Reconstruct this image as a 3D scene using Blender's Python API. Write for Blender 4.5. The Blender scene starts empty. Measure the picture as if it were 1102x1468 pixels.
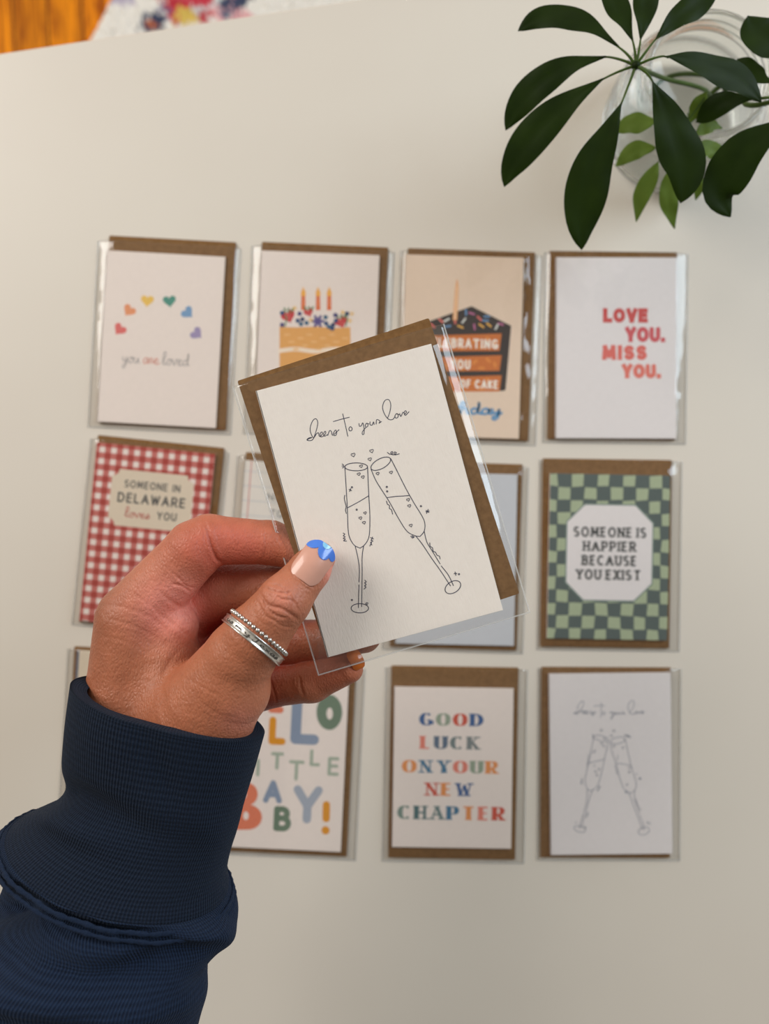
import bpy, math, random
import numpy as np
from mathutils import Vector

# ------------------------------------------------------------------ camera, world, lights
F = 1103.0                 # focal length in photo pixels (1102 x 1468)
TZ = 0.74                  # table top height
D = 0.55                   # camera height above the table top
ZC = TZ + D
sc = bpy.context.scene
col = sc.collection
cam_d = bpy.data.cameras.new('camera')
cam = bpy.data.objects.new('camera', cam_d)
col.objects.link(cam)
cam.location = (0, 0, ZC)
cam_d.sensor_fit = 'VERTICAL'
cam_d.sensor_height = 36.0
cam_d.lens = F / 1468 * 36.0
cam_d.clip_start = 0.01
cam_d.dof.use_dof = True
cam_d.dof.focus_distance = 0.360
cam_d.dof.aperture_fstop = 5.3
sc.camera = cam

sc.view_settings.view_transform = 'Standard'
sc.view_settings.look = 'None'
sc.view_settings.exposure = 0.06
sc.view_settings.gamma = 1.0
sc.view_settings.use_curve_mapping = False
sc.cycles.transparent_max_bounces = 24
sc.cycles.max_bounces = 14
sc.cycles.transmission_bounces = 12
sc.cycles.use_denoising = True

def lin(c):
    c = c / 255.0
    return c / 12.92 if c <= 0.04045 else ((c + 0.055) / 1.055) ** 2.4
def rgb(r, g, b):
    return (lin(r), lin(g), lin(b), 1.0)

w = bpy.data.worlds.new('room_light'); sc.world = w; w.use_nodes = True
wn = w.node_tree.nodes; wl = w.node_tree.links
wn.clear()
wo = wn.new('ShaderNodeOutputWorld'); wb = wn.new('ShaderNodeBackground')
tc = wn.new('ShaderNodeTexCoord'); sx = wn.new('ShaderNodeSeparateXYZ')
mr = wn.new('ShaderNodeMapRange'); mr.inputs[1].default_value = -0.8; mr.inputs[2].default_value = 0.8
cr = wn.new('ShaderNodeValToRGB')
cr.color_ramp.elements[0].color = (0.155, 0.142, 0.122, 1)
cr.color_ramp.elements[1].color = (0.62, 0.56, 0.47, 1)
wl.new(tc.outputs['Generated'], sx.inputs[0]); wl.new(sx.outputs['Y'], mr.inputs[0])
wl.new(mr.outputs[0], cr.inputs[0]); wl.new(cr.outputs[0], wb.inputs['Color'])
wb.inputs['Strength'].default_value = 0.74
wl.new(wb.outputs[0], wo.inputs[0])

def area(name, loc, target, sx_, sy_, power, colr):
    d = bpy.data.lights.new(name, 'AREA'); d.shape = 'RECTANGLE'; d.size = sx_; d.size_y = sy_
    d.energy = power; d.color = colr
    o = bpy.data.objects.new(name, d); col.objects.link(o); o.location = loc
    o.rotation_euler = (Vector(target) - Vector(loc)).to_track_quat('-Z', 'Y').to_euler()
    return o
area('window_daylight_right', (1.42, 0.74, TZ + 0.95), (0, 0, TZ + 0.1), 0.80, 1.3, 20.5, (0.74, 0.88, 1.0))
area('window_daylight_far', (-1.5, 1.05, TZ + 1.2), (-0.1, 0.0, TZ), 1.1, 1.2, 29.5, (1.0, 0.96, 0.91))

# ------------------------------------------------------------------ helpers
def tag(o, label=None, cat=None, group=None, kind=None):
    if label: o['label'] = label
    if cat: o['category'] = cat
    if group: o['group'] = group
    if kind: o['kind'] = kind
    return o
def empty(name, loc, rz=0.0):
    o = bpy.data.objects.new(name, None); o.empty_display_size = 0.02
    col.objects.link(o); o.location = loc; o.rotation_euler = (0, 0, rz)
    return o
def link(name, me, parent=None):
    o = bpy.data.objects.new(name, me); col.objects.link(o)
    if parent: o.parent = parent
    return o
def P(px, py, depth):                 # point seen at photo pixel (px, py), depth metres below the lens
    return np.array(((px - 551.0) / F * depth, -(py - 734.0) / F * depth, ZC - depth))

class MB:
    """collects faces with material slots into one mesh"""
    def __init__(s): s.v = []; s.f = []; s.m = []; s.mats = []; s.uv = {}
    def slot(s, mat):
        if mat not in s.mats: s.mats.append(mat)
        return s.mats.index(mat)
    def add(s, verts, faces, mat):
        b = len(s.v); k = s.slot(mat)
        s.v.extend([tuple(float(c) for c in q) for q in verts])
        for f in faces: s.f.append(tuple(b + i for i in f)); s.m.append(k)
    def box(s, x0, x1, y0, y1, z0, z1, mat):
        v = [(x0,y0,z0),(x1,y0,z0),(x1,y1,z0),(x0,y1,z0),(x0,y0,z1),(x1,y0,z1),(x1,y1,z1),(x0,y1,z1)]
        s.add(v, [(3,2,1,0),(4,5,6,7),(0,1,5,4),(1,2,6,5),(2,3,7,6),(3,0,4,7)], mat)
    def slab(s, x0, x1, y0, y1, z0, z1, b, mat, r=0.0):
        """thin sheet with small bevelled rim"""
        def ring(i, z):
            if r > 0:
                out = []
                for (cx, cy, a0) in ((x1-i-r, y1-i-r, 0), (x0+i+r, y1-i-r, 90), (x0+i+r, y0+i+r, 180), (x1-i-r, y0+i+r, 270)):
                    for k in range(4):
                        a = math.radians(a0 + k * 30); out.append((cx + r*math.cos(a), cy + r*math.sin(a), z))
                return out
            return [(x1-i,y1-i,z),(x0+i,y1-i,z),(x0+i,y0+i,z),(x1-i,y0+i,z)]
        rs = [ring(b, z0), ring(0, z0+b), ring(0, z1-b), ring(b, z1)]
        n = len(rs[0]); v = sum(rs, []); f = [tuple(range(n))[::-1], tuple(range(3*n, 4*n))]
        for j in range(3):
            for k in range(n):
                f.append((j*n+k, j*n+(k+1) % n, (j+1)*n+(k+1) % n, (j+1)*n+k))
        s.add(v, f, mat)
    def build(s, name, parent=None, smooth=False):
        me = bpy.data.meshes.new(name); me.from_pydata(s.v, [], s.f)
        for m in s.mats: me.materials.append(m)
        me.polygons.foreach_set('material_index', s.m)
        if smooth: me.polygons.foreach_set('use_smooth', [True] * len(s.f))
        me.update()
        return link(name, me, parent)

def smooth_pts(pts, n=6, closed=False):
    """Catmull-Rom through the points"""
    p = [np.array(q, float) for q in pts]
    if len(p) < 3: return p
    out = []; m = len(p); rng = range(m) if closed else range(m - 1)
    for i in rng:
        if closed: a, b, c, d = p[(i-1) % m], p[i], p[(i+1) % m], p[(i+2) % m]
        else: a, b, c, d = p[max(i-1, 0)], p[i], p[i+1], p[min(i+2, m-1)]
        for k in range(n):
            t = k / n
            out.append(0.5*((2*b) + (-a+c)*t + (2*a-5*b+4*c-d)*t*t + (-a+3*b-3*c+d)*t**3))
    out.append(p[0] if closed else p[-1])
    return out

# ------------------------------------------------------------------ materials
def nodes(name):
    m = bpy.data.materials.new(name); m.use_nodes = True
    nt = m.node_tree; b = nt.nodes['Principled BSDF']
    return m, nt, b
def N(nt, t, **kw):
    n = nt.nodes.new(t)
    for k, v in kw.items():
        if k.startswith('i_'):
            key = k[2:]; n.inputs[int(key) if key.isdigit() else key].default_value = v
        else: setattr(n, k, v)
    return n
def add_bump(nt, b, scale, strength, dist=0.0002, tex='ShaderNodeTexNoise', coord='Object', mapping=None, detail=3.0):
    t = N(nt, 'ShaderNodeTexCoord'); x = N(nt, tex); x.inputs['Scale'].default_value = scale
    if 'Detail' in x.inputs: x.inputs['Detail'].default_value = detail
    src = t.outputs[coord]
    if mapping:
        mp = N(nt, 'ShaderNodeMapping'); mp.inputs['Scale'].default_value = mapping
        nt.links.new(src, mp.inputs[0]); src = mp.outputs[0]
    nt.links.new(src, x.inputs['Vector'])
    bp = N(nt, 'ShaderNodeBump'); bp.inputs['Strength'].default_value = strength; bp.inputs['Distance'].default_value = dist
    nt.links.new(x.outputs[0], bp.inputs['Height']); nt.links.new(bp.outputs[0], b.inputs['Normal'])
    return x, bp
def vary(nt, b, c1, c2, scale, mapping=None, coord='Object', detail=4.0, lo=0.3, hi=0.7):
    t = N(nt, 'ShaderNodeTexCoord'); x = N(nt, 'ShaderNodeTexNoise'); x.inputs['Scale'].default_value = scale
    x.inputs['Detail'].default_value = detail
    src = t.outputs[coord]
    if mapping:
        mp = N(nt, 'ShaderNodeMapping'); mp.inputs['Scale'].default_value = mapping
        nt.links.new(src, mp.inputs[0]); src = mp.outputs[0]
    nt.links.new(src, x.inputs['Vector'])
    r = N(nt, 'ShaderNodeValToRGB'); r.color_ramp.elements[0].position = lo; r.color_ramp.elements[1].position = hi
    r.color_ramp.elements[0].color = c1; r.color_ramp.elements[1].color = c2
    nt.links.new(x.outputs[0], r.inputs[0]); nt.links.new(r.outputs[0], b.inputs['Base Color'])
    return r

_ink = {}
def ink(r, g, bl, rough=0.65):
    k = (r, g, bl)
    if k not in _ink:
        m, nt, b = nodes('ink_%d_%d_%d' % k)
        c = rgb(r, g, bl); c2 = tuple(min(1, q*1.10) for q in c[:3]) + (1,)
        vary(nt, b, c, c2, 900)
        b.inputs['Roughness'].default_value = rough; b.inputs['Specular IOR Level'].default_value = 0.25
        _ink[k] = m
    return _ink[k]

def paper(name, c, bump=0.25, laid=False):
    m, nt, b = nodes(name)
    cc = rgb(*c); vary(nt, b, cc, tuple(min(1, q*1.03) for q in cc[:3]) + (1,), 300)
    b.inputs['Roughness'].default_value = 0.75; b.inputs['Specular IOR Level'].default_value = 0.2
    if laid: add_bump(nt, b, 1.0, bump, 0.0006, mapping=(1500, 260, 300), detail=4.0)
    else: add_bump(nt, b, 1400, bump, 0.0001)
    return m
M_card = paper('card_stock', (240, 226, 217))
M_card_cool = paper('card_stock_cool', (236, 228, 226))
M_laid = paper('laid_card_stock', (252, 242, 233), 0.30, True)
M_peach = paper('peach_card_stock', (236, 212, 190))
M_grey = paper('pale_grey_card_stock', (206, 207, 211))
M_cream = paper('cream_label', (224, 208, 186))
M_lined = paper('lined_card_stock', (232, 224, 214))

m, nt, b = nodes('kraft_paper')
vary(nt, b, rgb(116, 82, 46), rgb(138, 101, 62), 420, detail=8, lo=0.25, hi=0.75)
b.inputs['Roughness'].default_value = 0.8; b.inputs['Specular IOR Level'].default_value = 0.2
add_bump(nt, b, 1200, 0.3, 0.0001, detail=6)
M_kraft = m

def film(name, rough, gain):
    m = bpy.data.materials.new(name); m.use_nodes = True; nt = m.node_tree; nt.nodes.clear()
    o = N(nt, 'ShaderNodeOutputMaterial'); mx = N(nt, 'ShaderNodeMixShader')
    tr = N(nt, 'ShaderNodeBsdfTransparent'); tr.inputs[0].default_value = (0.997, 0.997, 0.995, 1)
    gl = N(nt, 'ShaderNodeBsdfGlossy'); gl.inputs['Roughness'].default_value = rough
    ge = N(nt, 'ShaderNodeNewGeometry'); dt = N(nt, 'ShaderNodeVectorMath', operation='DOT_PRODUCT')
    nt.links.new(ge.outputs['Incoming'], dt.inputs[0]); nt.links.new(ge.outputs['Normal'], dt.inputs[1])
    ab = N(nt, 'ShaderNodeMath', operation='ABSOLUTE'); nt.links.new(dt.outputs['Value'], ab.inputs[0])
    om = N(nt, 'ShaderNodeMath', operation='SUBTRACT', i_0=1.0, use_clamp=True); nt.links.new(ab.outputs[0], om.inputs[1])
    pw = N(nt, 'ShaderNodeMath', operation='POWER', i_1=5.0); nt.links.new(om.outputs[0], pw.inputs[0])
    fr = N(nt, 'ShaderNodeMath', operation='MULTIPLY_ADD', i_1=0.9, i_2=0.042); nt.links.new(pw.outputs[0], fr.inputs[0])
    mu = N(nt, 'ShaderNodeMath', operation='MULTIPLY', use_clamp=True); mu.inputs[1].default_value = gain
    t = N(nt, 'ShaderNodeTexCoord'); nz = N(nt, 'ShaderNodeTexNoise'); nz.inputs['Scale'].default_value = 60
    bp = N(nt, 'ShaderNodeBump'); bp.inputs['Strength'].default_value = 0.14; bp.inputs['Distance'].default_value = 0.0012
    nt.links.new(t.outputs['Object'], nz.inputs['Vector']); nt.links.new(nz.outputs[0], bp.inputs['Height'])
    nt.links.new(bp.outputs[0], gl.inputs['Normal'])
    nt.links.new(fr.outputs[0], mu.inputs[0]); nt.links.new(mu.outputs[0], mx.inputs[0])
    nt.links.new(tr.outputs[0], mx.inputs[1]); nt.links.new(gl.outputs[0], mx.inputs[2]); nt.links.new(mx.outputs[0], o.inputs[0])
    return m
def seal():
    m = film('film_seal', .12, 2.4); nt = m.node_tree; out = next(n for n in nt.nodes if n.type == 'OUTPUT_MATERIAL'); src = out.inputs[0].links[0].from_socket
    d = N(nt, 'ShaderNodeBsdfDiffuse'); d.inputs[0].default_value = (.85, .85, .83, 1); mx = N(nt, 'ShaderNodeMixShader'); mx.inputs[0].default_value = .30
    nt.links.new(src, mx.inputs[1]); nt.links.new(d.outputs[0], mx.inputs[2]); nt.links.new(mx.outputs[0], out.inputs[0]); return m
M_seal = seal()
M_film = film('clear_film', 0.05, 1.75)

# ------------------------------------------------------------------ the setting: floor
m, nt, b = nodes('orange_wood_floor')
t = N(nt, 'ShaderNodeTexCoord'); mp = N(nt, 'ShaderNodeMapping'); mp.inputs['Rotation'].default_value = (0, 0, math.radians(-3))
nt.links.new(t.outputs['Object'], mp.inputs[0])
sp = N(nt, 'ShaderNodeSeparateXYZ'); nt.links.new(mp.outputs[0], sp.inputs[0])
dv = N(nt, 'ShaderNodeMath', operation='DIVIDE', i_1=0.058); nt.links.new(sp.outputs['X'], dv.inputs[0])
fl = N(nt, 'ShaderNodeMath', operation='FLOOR'); nt.links.new(dv.outputs[0], fl.inputs[0])
fc = N(nt, 'ShaderNodeMath', operation='FRACT'); nt.links.new(dv.outputs[0], fc.inputs[0])
wnz = N(nt, 'ShaderNodeTexWhiteNoise', noise_dimensions='1D'); nt.links.new(fl.outputs[0], wnz.inputs['W'])
cmb = N(nt, 'ShaderNodeCombineXYZ'); mu = N(nt, 'ShaderNodeMath', operation='MULTIPLY', i_1=90.0); nt.links.new(sp.outputs['X'], mu.inputs[0])
nt.links.new(mu.outputs[0], cmb.inputs[0])
mu2 = N(nt, 'ShaderNodeMath', operation='MULTIPLY', i_1=9.0); nt.links.new(sp.outputs['Y'], mu2.inputs[0]); nt.links.new(mu2.outputs[0], cmb.inputs[1])
nt.links.new(fl.outputs[0], cmb.inputs[2])
nz = N(nt, 'ShaderNodeTexNoise'); nz.inputs['Scale'].default_value = 1.0; nz.inputs['Detail'].default_value = 6; nz.inputs['Distortion'].default_value = 1.2
nt.links.new(cmb.outputs[0], nz.inputs['Vector'])
r = N(nt, 'ShaderNodeValToRGB'); r.color_ramp.elements[0].color = rgb(140, 62, 0); r.color_ramp.elements[1].color = rgb(238, 142, 6)
r.color_ramp.elements[0].position = 0.3; r.color_ramp.elements[1].position = 0.62
nt.links.new(nz.outputs[0], r.inputs[0])
hs = N(nt, 'ShaderNodeHueSaturation'); ad = N(nt, 'ShaderNodeMath', operation='MULTIPLY_ADD', i_1=0.5, i_2=0.75)
nt.links.new(wnz.outputs[0], ad.inputs[0]); nt.links.new(ad.outputs[0], hs.inputs['Value']); nt.links.new(r.outputs[0], hs.inputs['Color'])
gp = N(nt, 'ShaderNodeMath', operation='LESS_THAN', i_1=0.05); nt.links.new(fc.outputs[0], gp.inputs[0])
mxg = N(nt, 'ShaderNodeMixRGB'); mxg.inputs[2].default_value = rgb(58, 22, 4)
nt.links.new(gp.outputs[0], mxg.inputs[0]); nt.links.new(hs.outputs[0], mxg.inputs[1]); nt.links.new(mxg.outputs[0], b.inputs['Base Color'])
b.inputs['Roughness'].default_value = 0.6; b.inputs['Specular IOR Level'].default_value = 0.15
M_floor = m
fb = MB(); fb.box(-2.0, 2.0, -1.6, 2.4, -0.03, 0.0, M_floor)
tag(fb.build('floor'), kind='structure')

# rug: low pile grid with a printed motif
def build_rug():
    h = 0.012
    A = P(164, -8, ZC)[:2]; Bp = P(128, 62, ZC)[:2]
    d = (A - Bp) / np.linalg.norm(A - Bp); nrm = np.array((d[1], -d[0]))      # d runs along the rug's side, nrm into the rug
    base = Bp - d * 0.25
    L, W, st = 1.3, 1.0, 0.0045
    nu, nv = int(L/st), int(W/st)
    U, V = np.meshgrid(np.arange(nu+1)*st, np.arange(nv+1)*st, indexing='ij')
    rs = np.random.RandomState(3)
    X = base[0] + d[0]*U + nrm[0]*V; Y = base[1] + d[1]*U + nrm[1]*V
    edge = np.minimum.reduce([U, L-U, V, W-V])
    Z = h*np.clip(edge/0.010, 0, 1)**0.5 + rs.uniform(-.0025, .0025, U.shape)*(edge > .004)
    X = X + rs.uniform(-.0015, .0015, U.shape); Y = Y + rs.uniform(-.0015, .0015, U.shape)
    v = np.stack([X, Y, Z], -1).reshape(-1, 3)
    idx = np.arange((nu+1)*(nv+1)).reshape(nu+1, nv+1)
    f = np.stack([idx[:-1, :-1], idx[:-1, 1:], idx[1:, 1:], idx[1:, :-1]], -1).reshape(-1, 4)[:, ::-1]
    me = bpy.data.meshes.new('patterned_rug'); me.from_pydata(v.tolist(), [], f.tolist())
    colr = np.ones((len(v), 4)); colr[:, :3] = rgb(238, 234, 226)[:3]
    spots = [ # photo px centre, radii, angle, colour
        (172, -2, 24, 10, 0, (190, 180, 200)), (218, 34, 16, 15, 20, (62, 70, 98)), (216, 36, 7, 6, 0, (200, 110, 60)),
        (262, 10, 30, 26, -20, (196, 52, 66)), (268, 24, 20, 13, -10, (220, 190, 96)), (300, 8, 24, 18, 0, (214, 224, 224)),
        (284, -6, 22, 16, 0, (204, 60, 78)), (292, 22, 9, 10, 20, (190, 52, 60)), (252, -20, 40, 20, 0, (206, 90, 100)),
        (330, 20, 34, 12, -8, (232, 176, 178)), (326, 20, 9, 6, 0, (84, 96, 124)), (338, 2, 26, 10, 10, (66, 74, 102)),
        (330, -22, 40, 14, 0, (220, 150, 150)), (236, 16, 7, 12, 0, (120, 110, 140)), (520, -40, 40, 30, 0, (196, 52, 66)), (440, -60, 30, 30, 0, (62, 70, 98))]
    jx, jy = rs.normal(0, .004, len(v)), rs.normal(0, .004, len(v))
    for (cx, cy, rx, ry, an, c) in spots:
        q = P(cx, cy, ZC - h)[:2]; k = (ZC - h)/F; a = math.radians(an)
        dx, dy = v[:, 0]+jx-q[0], v[:, 1]+jy-q[1]
        e = ((dx*math.cos(a)+dy*math.sin(a))/(rx*k))**2 + ((-dx*math.sin(a)+dy*math.cos(a))/(ry*k))**2
        colr[e < 1, :3] = rgb(*c)[:3]
    at = me.color_attributes.new('pile', 'FLOAT_COLOR', 'POINT'); at.data.foreach_set('color', colr.ravel())
    m, nt, b = nodes('rug_pile'); a = N(nt, 'ShaderNodeVertexColor', layer_name='pile'); nt.links.new(a.outputs[0], b.inputs['Base Color'])
    b.inputs['Roughness'].default_value = 0.95; me.materials.append(m); me.update()
    o = link('patterned_rug', me)
    tag(o, 'white shaggy rug with a red and navy motif on the orange wood floor', 'rug')
build_rug()

# ------------------------------------------------------------------ table
m, nt, b = nodes('white_laminate')
vary(nt, b, rgb(220, 210, 197), rgb(224, 215, 202), 5)
b.inputs['Roughness'].default_value = 0.38; b.inputs['Specular IOR Level'].default_value = 0.3
add_bump(nt, b, 500, 0.05, 0.0001)
M_table = m
e0 = P(0, 75.5, D)[:2]; e1 = P(500, 0, D)[:2]
ang = math.atan2(e1[1]-e0[1], e1[0]-e0[0])
mid = (e0 + e1) / 2 + np.array((math.cos(ang), math.sin(ang)))*0.15
TW, TD = 1.5, 0.80
tc0 = mid + np.array((math.sin(ang), -math.cos(ang)))*TD/2
table = empty('white_table', (tc0[0], tc0[1], 0), ang)
tag(table, 'large white smooth table that all the cards and the jar lie on', 'table')
tb = MB(); tb.slab(-TW/2, TW/2, -TD/2, TD/2, TZ-0.022, TZ, 0.0015, M_table, r=0.006); tb.build('tabletop', table)
for sx_ in (-1, 1):
    for sy_ in (-1, 1):
        lb = MB(); cx, cy = sx_*(TW/2-.07), sy_*(TD/2-.07)
        v = []; 
        for z, hw in ((0.0, .016), (TZ-.022, .026)):
            v += [(cx-hw, cy-hw, z), (cx+hw, cy-hw, z), (cx+hw, cy+hw, z), (cx-hw, cy+hw, z)]
        lb.add(v, [(3,2,1,0),(4,5,6,7),(0,1,5,4),(1,2,6,5),(2,3,7,6),(3,0,4,7)], M_table); lb.build('leg', table)
ap = MB()
for s_ in (-1, 1): ap.box(-TW/2+.09, TW/2-.09, s_*(TD/2-.07)-.01, s_*(TD/2-.07)+.01, TZ-.09, TZ-.022, M_table)
ap.build('apron', table)

# ------------------------------------------------------------------ stroke lettering
def arc(cx, cy, rx, ry, a0, a1, n=14):
    return [(cx + rx*math.cos(math.radians(a0+(a1-a0)*k/n)), cy + ry*math.sin(math.radians(a0+(a1-a0)*k/n))) for k in range(n+1)]
def L_(*p): return list(p)
def bowl(x, y0, y1, w, x1=None):      # D-like bowl from (x,y1) round to (x,y0)
    r = (y1-y0)/2; s = max(w-r, 0.0)
    return [(x, y1)] + arc(x+s, (y0+y1)/2, min(r, w), r, 90, -90) + [(x, y0)]
GL = {
 'A': (.80, [L_((0,0),(.4,1)), L_((.4,1),(.8,0)), L_((.14,.34),(.66,.34))]),
 'B': (.62, [L_((0,0),(0,1)), bowl(0,.53,1,.54), bowl(0,0,.53,.62)]),
 'C': (.74, [arc(.40,.5,.40,.5,48,312,22)]),
 'D': (.72, [L_((0,0),(0,1)), bowl(0,0,1,.72)]),
 'E': (.54, [L_((0,0),(0,1)), L_((0,1),(.54,1)), L_((0,.52),(.48,.52)), L_((0,0),(.54,0))]),
 'F': (.54, [L_((0,0),(0,1)), L_((0,1),(.54,1)), L_((0,.5),(.46,.5))]),
 'G': (.78, [arc(.40,.5,.40,.5,48,345,24), L_((.42,.40),(.78,.40)), L_((.78,.40),(.78,.06))]),
 'H': (.66, [L_((0,0),(0,1)), L_((.66,0),(.66,1)), L_((0,.5),(.66,.5))]),
 'I': (.0, [L_((0,0),(0,1))]),
 'K': (.66, [L_((0,0),(0,1)), L_((.62,1),(.02,.42)), L_((.2,.58),(.66,0))]),
 'L': (.52, [L_((0,0),(0,1)), L_((0,0),(.52,0))]),
 'M': (.84, [L_((0,0),(.06,1)), L_((.06,1),(.42,.2)), L_((.42,.2),(.78,1)), L_((.78,1),(.84,0))]),
 'N': (.70, [L_((0,0),(0,1)), L_((0,1),(.7,0)), L_((.7,0),(.7,1))]),
 'O': (.82, [arc(.41,.5,.41,.5,0,360,28)]),
 'P': (.60, [L_((0,0),(0,1)), bowl(0,.42,1,.60)]),
 'R': (.64, [L_((0,0),(0,1)), bowl(0,.45,1,.60), L_((.28,.45),(.64,0))]),
 'S': (.56, [arc(.28,.75,.27,.25,35,270,14)[:-1] + arc(.28,.25,.28,.25,90,-145,14)]),
 'T': (.80, [L_((.40,0),(.40,1)), L_((0,1),(.80,1))]),
 'U': (.68, [[(0,1),(0,.34)] + arc(.34,.34,.34,.34,180,360,14) + [(.68,.34),(.68,1)]]),
 'V': (.72, [L_((0,1),(.36,0)), L_((.36,0),(.72,1))]),
 'W': (1.0, [L_((0,1),(.25,0)), L_((.25,0),(.5,.9)), L_((.5,.9),(.75,0)), L_((.75,0),(1.0,1))]),
 'X': (.68, [L_((0,0),(.66,1)), L_((0.02,1),(.68,0))]),
 'Y': (.70, [L_((0,1),(.35,.45)), L_((.70,1),(.35,.45)), L_((.35,.45),(.35,0))]),
 '.': (.0, [L_((0,0),(0,.01))]),
 '!': (.0, [L_((0,.36),(0,1)), L_((0,0),(0,.01))]),
}
# small handwriting alphabet (x-height 1, drawn left to right)
CUR = {
 'a': (.9, [[(.75,.85),(.4,1),(.08,.6),(.2,.08),(.5,.15),(.75,.9),(.7,.2),(.95,.1)]]),
 'b': (.8, [[(.05,.2),(.35,1.4),(.3,2.1),(.12,1.9),(.1,.6),(.15,.05),(.5,.05),(.65,.55),(.35,.95),(.75,.7)]]),
 'd': (.9, [[(.65,.8),(.35,1),(.05,.55),(.2,.05),(.5,.2),(.75,1.2),(.72,2.1),(.68,1.0),(.7,.2),(.95,.1)]]),
 'e': (.8, [[(.05,.35),(.5,.6),(.45,1),(.15,.75),(.15,.2),(.45,0),(.85,.3)]]),
 'h': (.9, [[(.05,.3),(.4,1.6),(.28,2.1),(.12,1.7),(.1,.0),(.2,.6),(.5,1),(.62,.7),(.62,.15),(.95,.1)]]),
 'i': (.4, [[(.1,.9),(.12,.2),(.4,.1)], [(.15,1.4),(.18,1.45)]]),
 'l': (.6, [[(.0,.3),(.45,1.5),(.35,2.2),(.15,1.8),(.15,.3),(.35,0),(.6,.3)]]),
 'o': (.85, [[(.5,1),(.12,.7),(.15,.1),(.5,.05),(.65,.6),(.42,1),(.85,.8)]]),
 'p': (.8, [[(.1,.9),(.08,0),(.05,-.9),(.12,.4),(.4,1),(.65,.65),(.45,.08),(.15,.15),(.8,.3)]]),
 'r': (.65, [[(.1,.1),(.15,1),(.4,.8),(.45,.3),(.65,.2)]]),
 's': (.65, [[(.0,.2),(.4,1),(.48,.4),(.3,.0),(.05,.1),(.65,.3)]]),
 't': (.6, [[(.25,1.8),(.2,.3),(.4,0),(.6,.2)], [(-.05,1.15),(.55,1.2)]]),
 'u': (.9, [[(.08,.95),(.1,.2),(.4,.05),(.65,.9),(.65,.2),(.92,.1)]]),
 'v': (.75, [[(.05,.95),(.3,0),(.62,1),(.78,.8)]]),
 'y': (.85, [[(.05,.95),(.15,.35),(.5,.4),(.65,.95),(.55,-.4),(.25,-.9),(.12,-.5),(.85,.3)]]),
 ' ': (.45, []),
}
def ribbon(mb, pts, wid, z, mat, tmap, cap='round'):
    """flat stroke; pts and widths in art units, tmap(x,y)->card-local (x,y)"""
    q = [np.array(p, float) for p in pts]
    k = [0] + [i for i in range(1, len(q)) if np.linalg.norm(q[i]-q[i-1]) > 1e-6]
    q = [q[i] for i in k]
    if len(q) < 2: q = [q[0], q[0] + np.array((1e-3, 0))]
    ws = wid if callable(wid) else (lambda a, b, t: wid)
    n = len(q); tan = []
    for i in range(n):
        d = q[min(i+1, n-1)] - q[max(i-1, 0)]
        if np.linalg.norm(d) < 1e-9: d = q[min(i+1, n-1)] - q[i]
        tan.append(d / (np.linalg.norm(d) + 1e-12))
    W = [ws(tan[i][0], tan[i][1], i/(n-1)) for i in range(n)]
    if cap == 'square':
        q[0] = q[0] - tan[0]*W[0]/2; q[-1] = q[-1] + tan[-1]*W[-1]/2
    v, f = [], []
    for i in range(n):
        nn = np.array((-tan[i][1], tan[i][0]))
        for s in (1, -1):
            x, y = tmap(*(q[i] + nn*s*W[i]/2)); v.append((x, y, z))
    f = [(2*i, 2*i+1, 2*i+3, 2*i+2) for i in range(n-1)]
    if cap == 'round' and np.linalg.norm(q[0]-q[-1]) > 1e-4:
        for i in (0, n-1):
            b0 = len(v); sgn = -1 if i == 0 else 1
            a0 = math.atan2(tan[i][1]*sgn, tan[i][0]*sgn)
            for k in range(9):
                a = a0 - math.pi/2 + math.pi*k/8
                x, y = tmap(*(q[i] + W[i]/2*np.array((math.cos(a), math.sin(a))))); v.append((x, y, z))
            f.append(tuple(range(b0, b0+9)))
    mb.add(v, f, mat)

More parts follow.
